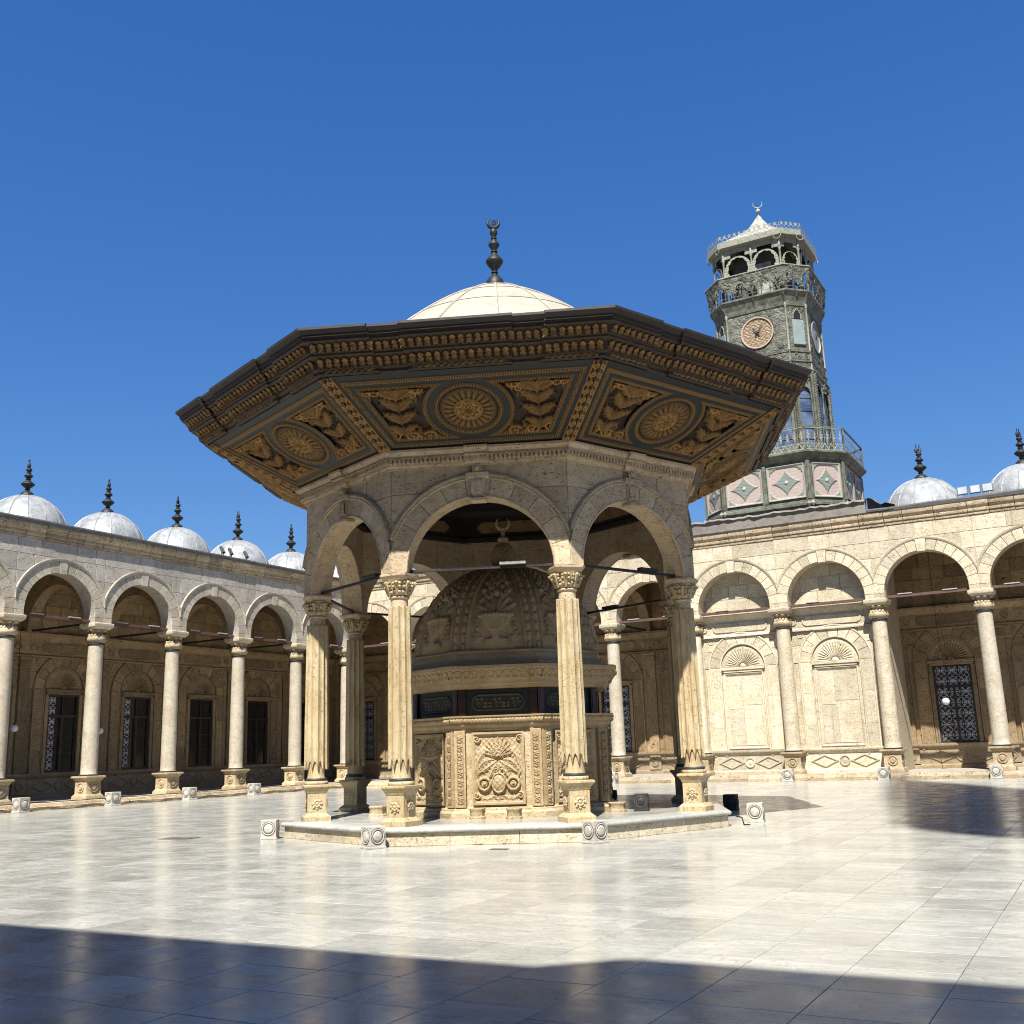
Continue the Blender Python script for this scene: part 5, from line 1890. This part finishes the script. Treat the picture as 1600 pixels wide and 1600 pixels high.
# lower balcony
def railing_mesh(w, h, cell=.42):
    X, Z, P = flat(-w / 2, w / 2, 0, h, .0165, 0)
    n = max(1, round(w / cell))
    c = w / n
    x = np.mod(X + w / 2, c) - c / 2
    H = np.zeros_like(X)
    for sg in (-1, 1):
        H = np.maximum(H, spiral(x, Z, sg * c * .24, h * .28, c * .19, .02, 1.7, PI / 2, sg))
        H = np.maximum(H, spiral(x, Z, sg * c * .22, h * .68, c * .15, .018, 1.6, -PI / 2, -sg))
        H = np.maximum(H, arcleaf(x, Z, sg * c * .5, h * .5, c * .35, PI if sg > 0 else 0, (PI - 1.4) if sg > 0 else 1.4, .03, 3))
        H = np.maximum(H, leaf(x, Z, 0, h * .05, PI / 2 - sg * .5, h * .38, .04, 3))
    H = np.maximum(H, leaf(x, Z, 0, h * .35, PI / 2, h * .58, .05, 4))
    H = np.maximum(H, np.where((Z < .05) | (Z > h - .04), 1, 0))
    H = np.maximum(H, np.where(np.abs(np.abs(x) - c / 2) < .012, .7, 0))
    return relief(P, (0, -1, 0), H * .03, H > .04, None, 'copper_pale', 'railing_panel')
RW = railing_mesh(3.88, 1.02, .30)
RN = railing_mesh(1.86, 1.02, .30)
for (a, ap, hw, wide) in faces(1.94, 3.25):
    f = empty('railing', tow, (ap * math.sin(a), -ap * math.cos(a), 13.70), a)
    obj('railing_panel', RW if wide else RN, f)
    obj('top_rail', (MB().box(-hw - .02, hw + .02, -.04, .04, 1.02, 1.07, ch=.01), 'copper'), f)
    obj('rail_post', (MB().box(-.03, .03, -.03, .03, 0, 1.06), 'copper'), f, (hw, 0, 0))
# lower shaft with tall lantern windows
mb = MB()
oprism(mb, [(1.36, 2.08, 13.7), (1.36, 2.08, 17.7)])
obj('lantern_core', (mb, 'pane_blue'), tow)
def lantern_frame(hw, two):
    mb = MB()
    z0, z1 = 13.7, 17.75
    n = 2 if two else 1
    mb.box(-hw, hw, -.06, .0, z0, z0 + .5)
    mb.box(-hw, hw, -.06, .0, z1 - .28, z1)
    for sx in (-1, 1):
        a, b = sorted((sx * hw, sx * (hw - .16)))
        mb.box(a, b, -.10, 0, z0, z1)
        for i in range(46):
            mb.ball((sx * (hw - .05), -.12, z0 + .55 + i * .075), .032, 5, 4)
    W_ = (hw - .16) * 2
    for i in range(n):
        c = -W_ / 2 + W_ / n * (i + .5)
        r = W_ / n / 2 - .03
        pts = [(c + r * math.cos(t), -.03, 16.6 + r * math.sin(t) * 1.25) for t in np.linspace(0, PI, 15)]
        mb.tube([(c + r, -.03, z0 + .5)] + pts + [(c - r, -.03, z0 + .5)], .03, 5)
        # spandrel above the arch
        P = np.array([[(p[0], -.02, p[2]), (p[0], -.02, z1 - .2)] for p in pts])
        mb.grid(P)
        for z in (14.7, 15.2, 16.0, 16.6):
            mb.box(c - r, c + r, -.035, -.01, z - .012, z + .012)
        if two and i:
            mb.box(-.05, .05, -.07, 0, z0 + .5, z1 - .2)
    return mb
for (a, ap, hw, wide) in faces(1.40, 2.13):
    f = empty('lantern_face', tow, (ap * math.sin(a), -ap * math.cos(a), 0), a)
    obj('window_frame', (lantern_frame(hw, wide), 'copper'), f)
    # carved drop above the windows
    X, Z, P = flat(-hw + .1, hw - .1, 16.9, 17.75, .025, -.07)
    H = np.zeros_like(X)
    rg = random.Random(3)
    for i in range(26):
        H = np.maximum(H, leaf(X, Z, rg.uniform(-hw, hw), rg.uniform(16.9, 17.7), rg.uniform(0, 2 * PI), .35, .05, 3))
    keep = (H > .05) & (Z > 17.75 - .8 * np.exp(-(X / (hw * .55)) ** 2))
    obj('scroll_drop', relief(P, (0, -1, 0), H * .10, keep, None, 'copper_pale', 'scroll_drop'), f)
# frieze bands
mb = MB()
oprism(mb, [(1.40, 2.14, 17.7), (1.46, 2.24, 17.75), (1.46, 2.24, 17.83), (1.40, 2.16, 17.87), (1.39, 2.13, 18.15), (1.42, 2.19, 18.18), (1.42, 2.19, 18.24), (1.38, 2.13, 18.28), (1.38, 2.12, 18.62), (1.41, 2.17, 18.65), (1.41, 2.17, 18.70), (1.37, 2.10, 18.72), (1.37, 2.09, 20.86), (1.40, 2.14, 20.9), (1.41, 2.17, 21.1), (1.44, 2.26, 21.35), (1.49, 2.36, 21.50), (1.50, 2.38, 21.52), (1.50, 2.38, 21.60), (1.0, 1.5, 21.61)])
obj('clock_stage', (mb, 'copper'), tow)
def filigree(hw, z0, z1, seed, cut=None, step=.022):
    X, Z, P = flat(-hw, hw, z0, z1, step, 0)
    H = np.zeros_like(X)
    rg = random.Random(seed)
    n = int(hw * (z1 - z0) * 46)
    for i in range(n):
        x, z = rg.uniform(0, hw), rg.uniform(z0, z1)
        r, ph, sg = rg.uniform(.07, .15), rg.uniform(0, 6), rg.choice([-1, 1])
        H = np.maximum(H, rg.uniform(.6, 1) * spiral(np.abs(X), Z, x, z, r, .022, 1.5, ph, sg))
    m = None
    if cut is not None:
        m = ~cut(X, Z)
    return relief(P, (0, -1, 0), H * .035, m, None, 'copper', 'filigree_panel')
clock_cut = lambda X, Z: np.hypot(X, Z - 19.85) < .76
FIW = filigree(1.30, 18.74, 20.84, 2, clock_cut)
FIN = filigree(.42, 18.74, 20.84, 5)
FRW = filigree(1.33, 18.29, 18.61, 6)
FRN = filigree(.46, 18.29, 18.61, 7)
FSW = filigree(1.33, 17.88, 18.14, 8)
FSN = filigree(.46, 17.88, 18.14, 9)
MAT['clock'] = vcol('clock_face', .6, .1)
def clock_face():
    th = np.linspace(0, 2 * PI, 145)
    rr = np.linspace(.001, .76, 60)
    TH, RR = np.meshgrid(th, rr)
    X, Z = RR * np.cos(TH), RR * np.sin(TH)
    pat = np.abs(np.sin(X * 13 + 2.2 * np.sin(Z * 15)) * np.cos(Z * 17 + 2 * np.sin(X * 11)))
    H = .02 * pat * (RR < .66)
    C = lerpc(np.clip(pat * 1.8 - .1, 0, 1), (.22, .135, .07), (.48, .36, .22))
    rim = RR > .69
    C = np.where(rim[..., None], np.array((.60, .44, .32)), C)
    H = np.where(rim, .06, H)
    return relief(np.stack([X, 0 * X, 19.85 + Z], -1), (0, -1, 0), H, None, C, 'clock', 'clock_face')
CLK = clock_face()
def white_clock():
    mb = MB()
    mb.lathe([(.001, 0), (.72, 0), (.75, .03), (.76, .06), (.72, .07)], 40, cap=False)
    mb.v = [np.stack([v[:, 0], -v[:, 2], v[:, 1] + 19.85], 1) for v in mb.v]
    return mb
hands = MB()
for (t, L, w) in ((R(52), .46, .03), (R(130), .30, .036)):
    for (q0, q1) in ((-.16, L),):
        c, s_ = math.cos(t), math.sin(t)
        hands.add([(q0 * c - w * s_, -.07, 19.85 + q0 * s_ + w * c), (q0 * c + w * s_, -.07, 19.85 + q0 * s_ - w * c), (q1 * c + w * s_ * .5, -.07, 19.85 + q1 * s_ - w * c * .5), (q1 * c, -.07, 19.85 + (q1 + .06) * s_), (q1 * c - w * s_ * .5, -.07, 19.85 + q1 * s_ + w * c * .5),
                   (q0 * c - w * s_, -.05, 19.85 + q0 * s_ + w * c), (q0 * c + w * s_, -.05, 19.85 + q0 * s_ - w * c), (q1 * c, -.05, 19.85 + q1 * s_)], [(0, 1, 2, 3, 4), (5, 6, 7), (0, 1, 6, 5)])
hands.ball((0, -.07, 19.85), .05, 8, 6, (1, .6, 1))
HANDS = hands.mesh('clock_hands', 'bronze')
marks = MB()
for k in range(12):
    t = k * PI / 6
    c, s_ = math.cos(t), math.sin(t)
    for dw in (-.03, .03) if k % 3 else (-.05, 0, .05):
        marks.add([(c * r - s_ * (dw + q), -.013, 19.85 + s_ * r + c * (dw + q)) for r, q in ((.46, -.011), (.62, -.011), (.62, .011), (.46, .011))], [(0, 1, 2, 3)])
MARKS = marks.mesh('hour_marks', 'grille')
for (a, ap, hw, wide) in faces(1.37, 2.09):
    f = empty('clock_side', tow, (ap * math.sin(a), -ap * math.cos(a), 0), a)
    p2 = -.035
    if wide:
        obj('filigree_panel', FIW, f, (0, -.004, 0))
        if a < .1:
            obj('clock_face', CLK, f, (0, -.03, 0), label='brown filigree clock face with dark hands')
            obj('clock_hands', HANDS, f, (0, -.04, 0))
        else:
            obj('clock_face', (white_clock(), 'fitting', 40), f, (0, -.01, 0), label='white clock face with black hour marks')
            obj('hour_marks', MARKS, f, (0, -.015, 0))
            obj('clock_hands', HANDS, f)
        st = MB().lathe([(.15, 0), (.13, .03), (.001, .04)], 8, mod=None)
        st.v = [np.stack([v[:, 0], -v[:, 2], v[:, 1]], 1) for v in st.v]
        for sx in (-1, 1):
            obj('star_boss', (st, 'copper_dark'), f, (sx * 1.0, -.03, 19.02))
        obj('frieze', FRW, f, (0, -.045, 0))
        obj('frieze', FSW, f, (0, -.06, 0))
    else:
        obj('filigree_panel', FIN, f, (0, -.004, 0))
        lan = [(-.17, 20.25), (.17, 20.25), (.17, 20.42), (.10, 20.56), (0, 20.68), (-.10, 20.56), (-.17, 20.42)]
        obj('lancet_window', (MB().slab(lan, 0, -.045, .01), 'grille'), f)
        obj('pale_panel', (MB().box(-.29, .29, -.09, 0, 19.0, 20.20, ch=.015), 'mint'), f)
        lf = MB()
        lf.tube([(x * 1.18, -.05, 20.25 + (z - 20.25) * 1.12) for x, z in [lan[1], lan[2], lan[3], lan[4], lan[5], lan[6], lan[0]]], .025, 5)
        obj('lancet_frame', (lf, 'copper_pale'), f)
        obj('frieze', FRN, f, (0, -.04, 0))
        obj('frieze', FSN, f, (0, -.05, 0))
    cp = MB().lathe([(.05, 17.75), (.09, 17.8), (.05, 17.95), (.045, 18.7), (.07, 18.74), (.045, 18.8), (.045, 20.8), (.08, 20.9), (.05, 21.0), (.02, 21.2)], 10)
    obj('corner_column', (cp, 'copper_pale', 50), f, (hw, -.03, 0))
    br = MB().tube([(0, 0, 20.95), (0, -.10, 21.2), (0, -.26, 21.48)], .05, 6)
    obj('bracket', (br, 'copper'), f)
    obj('bracket', (br, 'copper'), f, (hw, 0, 0))
# upper balcony with a torn openwork parapet
rgp = random.Random(21)
def parapet(hw, seed):
    X, Z, P = flat(-hw, hw, 0, 1.0, .022, 0)
    H = np.zeros_like(X)
    rg = random.Random(seed)
    for i in range(int(hw * 44)):
        H = np.maximum(H, rg.uniform(.5, 1) * spiral(X, Z, rg.uniform(-hw, hw), rg.uniform(.1, .95), rg.uniform(.07, .15), .03, 1.5, rg.uniform(0, 6), rg.choice([-1, 1])))
    torn = (Z > .24 + .16 * np.sin(X * 5.2 + seed) + .10 * np.sin(X * 13 + seed * 2) - .12 * np.sin(X * 31))
    hole = np.zeros_like(X, bool)
    for i in range(int(hw * 3.0)):
        hx, hz = rg.uniform(-hw, hw), rg.uniform(.2, .75)
        hole |= np.hypot((X - hx) * 1.2, Z - hz) < rg.uniform(.06, .16) + .03 * np.sin(7 * np.arctan2(Z - hz, X - hx))
    low = (H > .25) & (Z < .5)
    keep = (torn & ~hole) | low | (Z > .92) | (Z < .03)
    P[..., 1] = -.10 * (Z / 1.0) ** 2
    return relief(P, (0, -1, 0), H * .04, keep, None, 'copper', 'parapet_panel')
for i, (a, ap, hw, wide) in enumerate(faces(1.49, 2.38)):
    f = empty('parapet', tow, (ap * math.sin(a), -ap * math.cos(a), 21.72), a)
    obj('parapet_panel', parapet(hw + .04, 3 + i), f)
    obj('top_rail', (MB().box(-hw - .06, hw + .06, -.13, -.07, .99, 1.04), 'copper_pale'), f)
    for sx in np.linspace(-.85, .85, 7 if wide else 4):
        obj('baluster', (MB().box(-.018, .018, -.018, .018, -.14, .5), 'copper_dark'), f, (sx * hw, .03, 0))
# gallery: core, posts, cusped arches
mb = MB()
oprism(mb, [(.78, 1.25, 21.6), (.78, 1.25, 24.4)])
obj('stair_core', (mb, 'copper_dark'), tow)
for (a, ap, hw, wide) in faces(.78, 1.25):
    if wide:
        f = empty('core_door', tow, (ap * math.sin(a), -ap * math.cos(a), 0), a)
        obj('shutter', (MB().box(-.35, .35, -.03, 0, 21.65, 23.6, ch=.01), 'tower_white'), f, (.35, 0, 0))
def cusped(hw, n):
    """openwork arch with cusps between two posts"""
    X, Z, P = flat(-hw, hw, 22.55, 24.3, .02, 0)
    keep = Z > 24.08
    out = np.zeros_like(X, bool)
    w = hw * 2 / n
    x = np.mod(X + hw, w) - w / 2
    R_ = w / 2 - .02
    op = (np.abs(x) < R_ * .66) & (Z < 23.15)
    for k in range(7):
        t = PI * k / 6
        cx, cz = R_ * .50 * math.cos(t), 23.18 + R_ * .72 * math.sin(t)
        op |= np.hypot(x - cx, Z - cz) < R_ * .26
    op |= (np.hypot(x / .52, (Z - 23.18) / .72) < R_) & (np.abs(x) < R_)
    arch = ((np.hypot(x / 1.06, (Z - 23.12) / 1.22) < R_) | ((np.abs(x) > R_ * .62) & (Z < 23.2))) & ~op
    spand = ~op & (Z > 23.2) & (np.hypot(x / 1.06, (Z - 23.12) / 1.22) > R_ * 1.12) & ((np.sin(X * 14) * np.sin(Z * 15)) > .0) & (Z < 24.1)
    keep = keep | arch | (~op & (Z > 23.85) & (np.abs(x) > R_ * .55))
    Hh = .05 * arch + .02 * np.abs(np.sin(X * 28) * np.sin(Z * 24)) * arch
    return relief(P, (0, -1, 0), Hh, keep, None, 'copper_pale', 'cusped_arch')
for (a, ap, hw, wide) in faces(1.34, 2.02):
    f = empty('gallery_side', tow, (ap * math.sin(a), -ap * math.cos(a), 0), a)
    obj('cusped_arch', cusped(hw - .05, 2 if wide else 1), f)
    pm = MB().lathe([(.07, 21.62), (.07, 22.3), (.10, 22.4), (.11, 22.5), (.07, 22.6), (.055, 22.7), (.05, 23.7), (.09, 23.8), (.06, 23.9), (.05, 24.3)], 10)
    pme = pm.mesh('gallery_post', 'copper_pale', 50)
    obj('gallery_post', pme, f, (hw, 0, 0))
    if wide:
        obj('gallery_post', pme, f, (0, -.02, 0))
    sm = MB()
    crescent(sm, (0, -.26, 24.30), .17, .02, 1.8, 0)
    obj('hanging_crescent', (sm, 'tower_white', 50), f, (hw, 0, 0))
# roof
mb = MB()
oprism(mb, [(1.34, 2.02, 24.28), (1.42, 2.14, 24.32), (1.50, 2.26, 24.36), (1.50, 2.26, 24.62), (1.46, 2.20, 24.66)])
obj('roof_eave', (mb, 'copper_pale'), tow)
mb = MB()
oprism(mb, [(1.44, 2.16, 24.66), (1.30, 1.95, 24.82), (1.06, 1.58, 25.08), (.80, 1.20, 25.34), (.55, .80, 25.64), (.33, .48, 25.98), (.18, .26, 26.32), (.07, .10, 26.62), (.04, .06, 26.66)])
obj('spire', (mb, 'tower_white'), tow)
mb = MB().lathe([(.05, 26.62), (.05, 26.78), (.09, 26.80), (.05, 26.82)], 10)
mb.ball((0, 0, 26.93), .125, 12, 8)
mb.tube([(0, 0, 27.02), (0, 0, 27.12)], .03, 6)
obj('finial', (mb, 'tower_white', 50), tow)
mb = MB()
crescent(mb, (0, 0, 27.34), .22, .03, 2.0, .3)
obj('crescent', (mb, 'tower_white', 50), tow)
def cresting(hw):
    X, Z, P = flat(-hw, hw, 0, .46, .02, 0)
    p = .24
    x = np.mod(X + hw, p) - p / 2
    H = np.maximum(ring(x, Z, 0, .13, .085, .022), ring(np.mod(X + hw + p / 2, p) - p / 2, Z, 0, .25, .07, .018))
    H = np.maximum(H, leaf(x, Z, 0, .18, PI / 2, .28, .035, 2))
    H = np.maximum(H, ring(x, Z, 0, .30, .06, .02))
    H = np.maximum(H, np.where(Z < .03, 1, 0))
    return relief(P, (0, -1, 0), H * .02, H > .05, None, 'copper_pale', 'cresting')
for (a, ap, hw, wide) in faces(1.48, 2.24):
    f = obj('cresting', cresting(hw), tow, (ap * math.sin(a), -ap * math.cos(a), 24.62), a)
# attic parapet of the gallery below the tower: lead flashing with a torn edge
at = MB()
xa, xb = NORTH[5] - .95, NORTH[7] + .05
k = 40
P = np.zeros((k + 1, 6, 3))
rg = random.Random(17)
for i in range(k + 1):
    x = xa + (xb - xa) * i / k
    q = rg.uniform(-.03, .05)
    P[i] = [(x, -.50, ZK - .03), (x, -.57, ZK + .02), (x, -.56, 11.08 + q), (x, -.66 + rg.uniform(-.05, .03), 11.10 + q), (x, -.60, 11.18 + q), (x, -.2, 11.22)]
at.grid(P)
at.add(P[-1], [(0, 1, 2, 3, 4, 5)])
at.add(P[0], [(5, 4, 3, 2, 1, 0)])
obj('attic_flashing', (at, 'lead_grey', 30), north)
fl = MB()
pts = [(xb, -.56, 11.2), (xb + .15, -.56, 11.24), (xb + .3, -.57, 11.18), (xb + .45, -.57, 11.02), (xb + .62, -.57, 10.9), (xb + .8, -.57, 10.96), (xb + 1.1, -.56, 10.85)]
P = np.array([[(x, y, z), (x, y + .5, z + .06), (x, y + .5, 10.6), (x, y, 10.64)] for x, y, z in pts])
fl.grid(P)
obj('torn_flashing', (fl, 'lead_grey', 50), north)

# ================================================================== SMALL THINGS
def ground_pt(px, py, z=0.0):
    d = fw + rt2 * ((px - 800) / FPX) - up2 * ((py - 800) / FPX)
    t = (z - 1.6) / d.z
    return Vector((0, 0, 1.6)) + d * t
def stone_box():
    s, h = .155, .375
    mb = MB()
    mb.box(-s, s, -s, s, 0, h, ch=.008)
    mb.box(-s - .012, s + .012, -s - .012, s + .012, 0, .035, ch=.006)
    return mb.mesh('box_body', 'white_box')
BOXM = stone_box()
ang = np.linspace(0, 2 * PI, 33)[:-1]
def disc_mesh():
    mb = MB()
    pr = [(.128, -.156), (.128, -.166), (.118, -.170), (.108, -.166), (.106, -.158), (.092, -.158), (.09, -.164), (.08, -.172), (.05, -.178), (.0005, -.180)]
    mb.grid(np.stack([np.stack([np.cos(ang) * r, np.full(32, y), .205 + np.sin(ang) * r], 1) for r, y in pr]), True)
    return mb.mesh('disc', 'white_box', 40)
DISC = disc_mesh()
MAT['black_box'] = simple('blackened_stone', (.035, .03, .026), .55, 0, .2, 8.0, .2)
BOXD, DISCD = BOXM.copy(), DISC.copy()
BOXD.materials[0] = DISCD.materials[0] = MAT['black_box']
GROOVE_SHADE = MB()  # flat dark rings laid on the face, painted shade of carved grooves
for r0, r1 in ((.1285, .141), (.0925, .1065)):
    GROOVE_SHADE.grid(np.stack([np.stack([np.cos(ang) * r, np.full(32, -.1585), .205 + np.sin(ang) * r], 1) for r in (r0, r1)]), True)
GROOVE_SHADE = GROOVE_SHADE.mesh('groove_shade', 'lead_dark')
def lamp_box(p, rz, label, group, s=1.0, dark=False):
    t = empty('stone_box', None, p, rz, label=label, category='stone box', group=group)
    obj('box_body', BOXD if dark else BOXM, t)
    for q in range(4):
        obj('disc', DISCD if dark else DISC, t, rz=q * PI / 2)
        obj('groove_shade', GROOVE_SHADE, t, rz=q * PI / 2)
    t.scale = (s, s, s)
    return t
PG = 'carved white boxes around the pavilion plinth'
cut = lambda px, py: ground_pt(px, py)
def face_rz(p, delta):
    """turn that points a face towards the viewer, delta degrees to the right"""
    return math.atan2(p[1], p[0]) + PI + R(delta) + PI / 2
for k, rad, dx, dl, lb in ((0, 5.12, 0, -12, 'white stone box with carved rings left of the pavilion plinth'), (1, 5.07, 0, 30, 'white stone box with carved rings at the plinth corner before the front left column'),
                           (2, 5.07, 0, 43, 'white stone box with carved rings at the plinth corner before the front right column')):
    a = GROT + (k - 1) * PI / 4
    p = (GX + rad * math.sin(a), GY - rad * math.cos(a), 0)
    lamp_box(p, face_rz(p, dl), lb, PG)
p = cut(1182, 1284)
lamp_box(p, face_rz(p, -7), 'sunlit white stone box with carved rings right of the pavilion plinth', PG)
p = cut(1143, 1266)
lamp_box(p, face_rz(p, -12), 'blackish stone box with carved rings in shade at the plinth right end', PG, dark=True)
lamp_box(ground_pt(1003, 1267, ZP), .3, 'black box standing on the plinth right of the fountain', PG, .9, True)
lamp_box(ground_pt(957, 1252, ZP), .3, 'small black box in shade beside the right side of the fountain', PG, .7, True)
WG, NG = 'white boxes along the left arcade kerb', 'white boxes along the far arcade kerb'
for i, (px, py, lb) in enumerate(((32, 1264, 'white box with ringed discs at the left arcade kerb, leftmost in the photo'), (176, 1251, 'white box with ringed discs at the left arcade kerb, second from left'),
                                 (296, 1243, 'white box with ringed discs at the left arcade kerb, third from left'), (397, 1236, 'white box with ringed discs at the left arcade kerb, nearest the pavilion'))):
    p = cut(px, py)
    p.x = XL + .95
    p.y = WEST[3 + i] + 1.99 - 1.99 * 0 if False else p.y * (XL + .95) / cut(px, py).x
    p.z = 0
    lamp_box(p, rng.uniform(-.06, .06), lb, WG, 1.35)
for px, py, lb in ((1232, 1216, 'white box with ringed disc at the far arcade kerb between the blind bays'), (1382, 1213, 'brownish white box with ringed disc at the far arcade kerb right of the blind bays'),
                   (1558, 1214, 'white box with ringed disc at the far arcade kerb, rightmost in the photo'), (957, 1218, 'white box at the far arcade kerb seen right of the fountain')):
    q = cut(px, py)
    k = (YB - .95) / q.y
    lamp_box((q.x * k, YB - .95, 0), rng.uniform(-.06, .06), lb, NG, 1.30)
# cables
pa, pb = ground_pt(1150, 1276), ground_pt(1172, 1290)
cb = MB().tube([(pa.x, pa.y, .012), (pa.x + .25, pa.y - .35, .012), (pb.x - .15, pb.y + .1, .012), (pb.x, pb.y, .02)], .012, 6)
obj('cable', (cb, 'grille'), None, label='short black cable between the two boxes right of the plinth', category='cable')
cb = MB().tube([(XL + .80 + .02 * math.sin(y * 3.1), y, .285 + .01 * math.sin(y * 5)) for y in np.arange(22, 44, .5)], .014, 5)
obj('cable', (cb, 'grille'), None, label='thin dark cable running along the left arcade kerb', category='cable')
# stone stools round the fountain
def stool(px, py, label, h=.19, w=.16):
    p = ground_pt(px, py, ZP)
    mb = MB().lathe([(w * 1.04, 0), (w * 1.04, .03), (w * .92, .045), (w * .88, h * .7), (w * .98, h * .85), (w, h * .9), (w, h), (w * .9, h + .008)], 8, PI / 8)
    obj('stool', (mb, 'trav', 40), None, (p.x, p.y, ZP), GROT, label=label, category='stool', group='low stone stools round the fountain')
stool(746, 1279, 'low stone stool before the fountain front panel, left one')
stool(804, 1279, 'low stone stool before the fountain front panel, right one')
stool(965, 1268, 'low cream stone stool right of the fountain beside the front right column', .18, .19)
stool(590, 1275, 'low stone stool in shade left of the fountain between the columns', .2, .2)
# hanging globe lamps
def globe(px, py, dist_axis, val, label):
    d = fw + rt2 * ((px - 800) / FPX) - up2 * ((py - 800) / FPX)
    t = val / (d.x if dist_axis == 'x' else d.y)
    p = Vector((0, 0, 1.6)) + d * t
    e = empty('globe_lamp', None, (p.x, p.y, p.z), label=label, category='lamp', group='white globe lamps hanging in the galleries')
    obj('globe', (MB().ball((0, 0, 0), .15, 18, 12), 'globe', 80), e)
    obj('cap', (MB().lathe([(.06, .13), (.06, .18), (.02, .20)], 10), 'iron_dark', 40), e)
    obj('cord', (MB().tube([(0, 0, .19), (0, 0, 9.6 - p.z)], .012, 5), 'iron_dark'), e)
globe(22, 1138, 'x', XL - 2.1, 'white globe lamp hanging in the left gallery, leftmost')
globe(156, 1142, 'x', XL - 2.1, 'white globe lamp half behind the second left gallery column')
globe(1478, 1096, 'y', YB + 2.1, 'white globe lamp hanging before the grilled window on the right')
# floodlights on the parapets
def flood(p, rz, tilt, label, grp, mh='flood', mg='flood_glass'):
    e = empty('floodlight', None, p, rz, label=label, category='floodlight', group=grp)
    b = obj('housing', (MB().box(-.19, .19, -.05, .05, -.16, .16, ch=.012), mh), e, (0, 0, .28))
    b.rotation_euler = (tilt, 0, 0)
    g = obj('glass', (MB().box(-.165, .165, -.058, -.05, -.135, .135), mg), b)
    fn = MB()
    for q in np.linspace(-.14, .14, 5):
        fn.box(q - .006, q + .006, .05, .085, -.13, .13)
    obj('cooling_fin', (fn, mh), b)
    br = MB()
    br.box(-.22, -.195, -.02, .02, .0, .30)
    br.box(.195, .22, -.02, .02, .0, .30)
    br.box(-.22, .22, -.03, .03, -.02, .012)
    obj('bracket', (br, mh), e)
def on_west(px, py):
    d = fw + rt2 * ((px - 800) / FPX) - up2 * ((py - 800) / FPX)
    t = (XL + .40) / d.x
    return Vector((0, 0, 1.6)) + d * t
for px, lb in ((350, 'floodlight on the left arcade roof edge, leftmost of three'), (363, 'floodlight on the left arcade roof edge, middle of three'), (387, 'floodlight on the left arcade roof edge, rightmost of three')):
    p = on_west(px, 865)
    flood((XL + .30, p.y, ZT + .01), PI / 2 + .6, -.45, lb, 'floodlights on the left roof', 'flood_dark', 'lead_grey')
for px, py, lb in ((1505, 775, 'floodlight on the far arcade parapet, leftmost of three'), (1525, 772, 'floodlight on the far arcade parapet, middle of three'), (1544, 768, 'floodlight on the far arcade parapet beside the right dome')):
    d = fw + rt2 * ((px - 800) / FPX) - up2 * ((py - 800) / FPX)
    t = (YB - .3) / d.y
    p = Vector((0, 0, 1.6)) + d * t
    flood((p.x, YB - .3, ZT + .0), -.1, -.05, lb, 'floodlights on the far roof')
# drain covers in the floor
for px, py, w, d_, lb in ((280, 1310, .75, .5, 'dark square drain cover in the floor left of the pavilion'), (780, 1327, .32, .14, 'small dark slot drain in the floor before the pavilion')):
    p = cut(px, py)
    t = empty('drain_cover', None, (p.x, p.y, .002), .1, label=lb, category='drain')
    mb = MB().box(-w / 2, w / 2, -d_ / 2, d_ / 2, 0, .004)
    obj('plate', (mb, 'lead_dark'), t)
    mb = MB()
    for i in range(5):
        y = -d_ * .38 + d_ * .76 * i / 4
        mb.box(-w * .42, w * .42, y - d_ * .035, y + d_ * .035, .0045, .008)
    obj('slats', (mb, 'lead_grey'), t)

# ================================================================== MOSQUE FRONT behind the camera (casts the foreground shade)
mo = empty('mosque_front', None, (0, SOUTH, 0), PI, label='tall stone mosque front behind the viewer, shading the near floor', category='mosque')
mb = MB()
prof = [(-13, 0), (45, 0), (45, 15.75), (.42, 15.75), (-.32, 16.5), (-13, 16.5)]
k = len(prof)
mb.add([(x, 0, z) for x, z in prof] + [(x, 9, z) for x, z in prof], [tuple(range(k)), tuple(range(2 * k - 1, k - 1, -1))] + [(i, (i + 1) % k, k + (i + 1) % k, k + i) for i in range(k)])
obj('wall', (mb, 'trav_grey'), mo)
for x in np.arange(-11, 44, 4.4):
    obj('pilaster', (MB().box(x - .4, x + .4, -.18, 0, 0, 12.2, ch=.02), 'trav_pale'), mo)
    obj('window', (MB().slab([(x + 1.4, 2), (x + 3.0, 2), (x + 3.0, 5.5), (x + 2.2, 6.4), (x + 1.4, 5.5)], 0, -.05, .02), 'pane'), mo)
obj('cornice', (MB().box(-13, 45, -.3, 0, 12.3, 12.7, ch=.05), 'cornice'), mo)
mt = MB()
mt.lathe([(2.3, 0), (2.0, 20), (1.9, 47), (3.3, 49), (3.6, 50.2), (3.3, 52), (2.9, 57), (2.4, 63), (1.3, 73), (.15, 81.4)], 24)
obj('minaret', (mt, 'trav_pale', 40), None, (11.2, -12, 0), label='slender stone minaret behind the viewer, out of the picture', category='minaret')
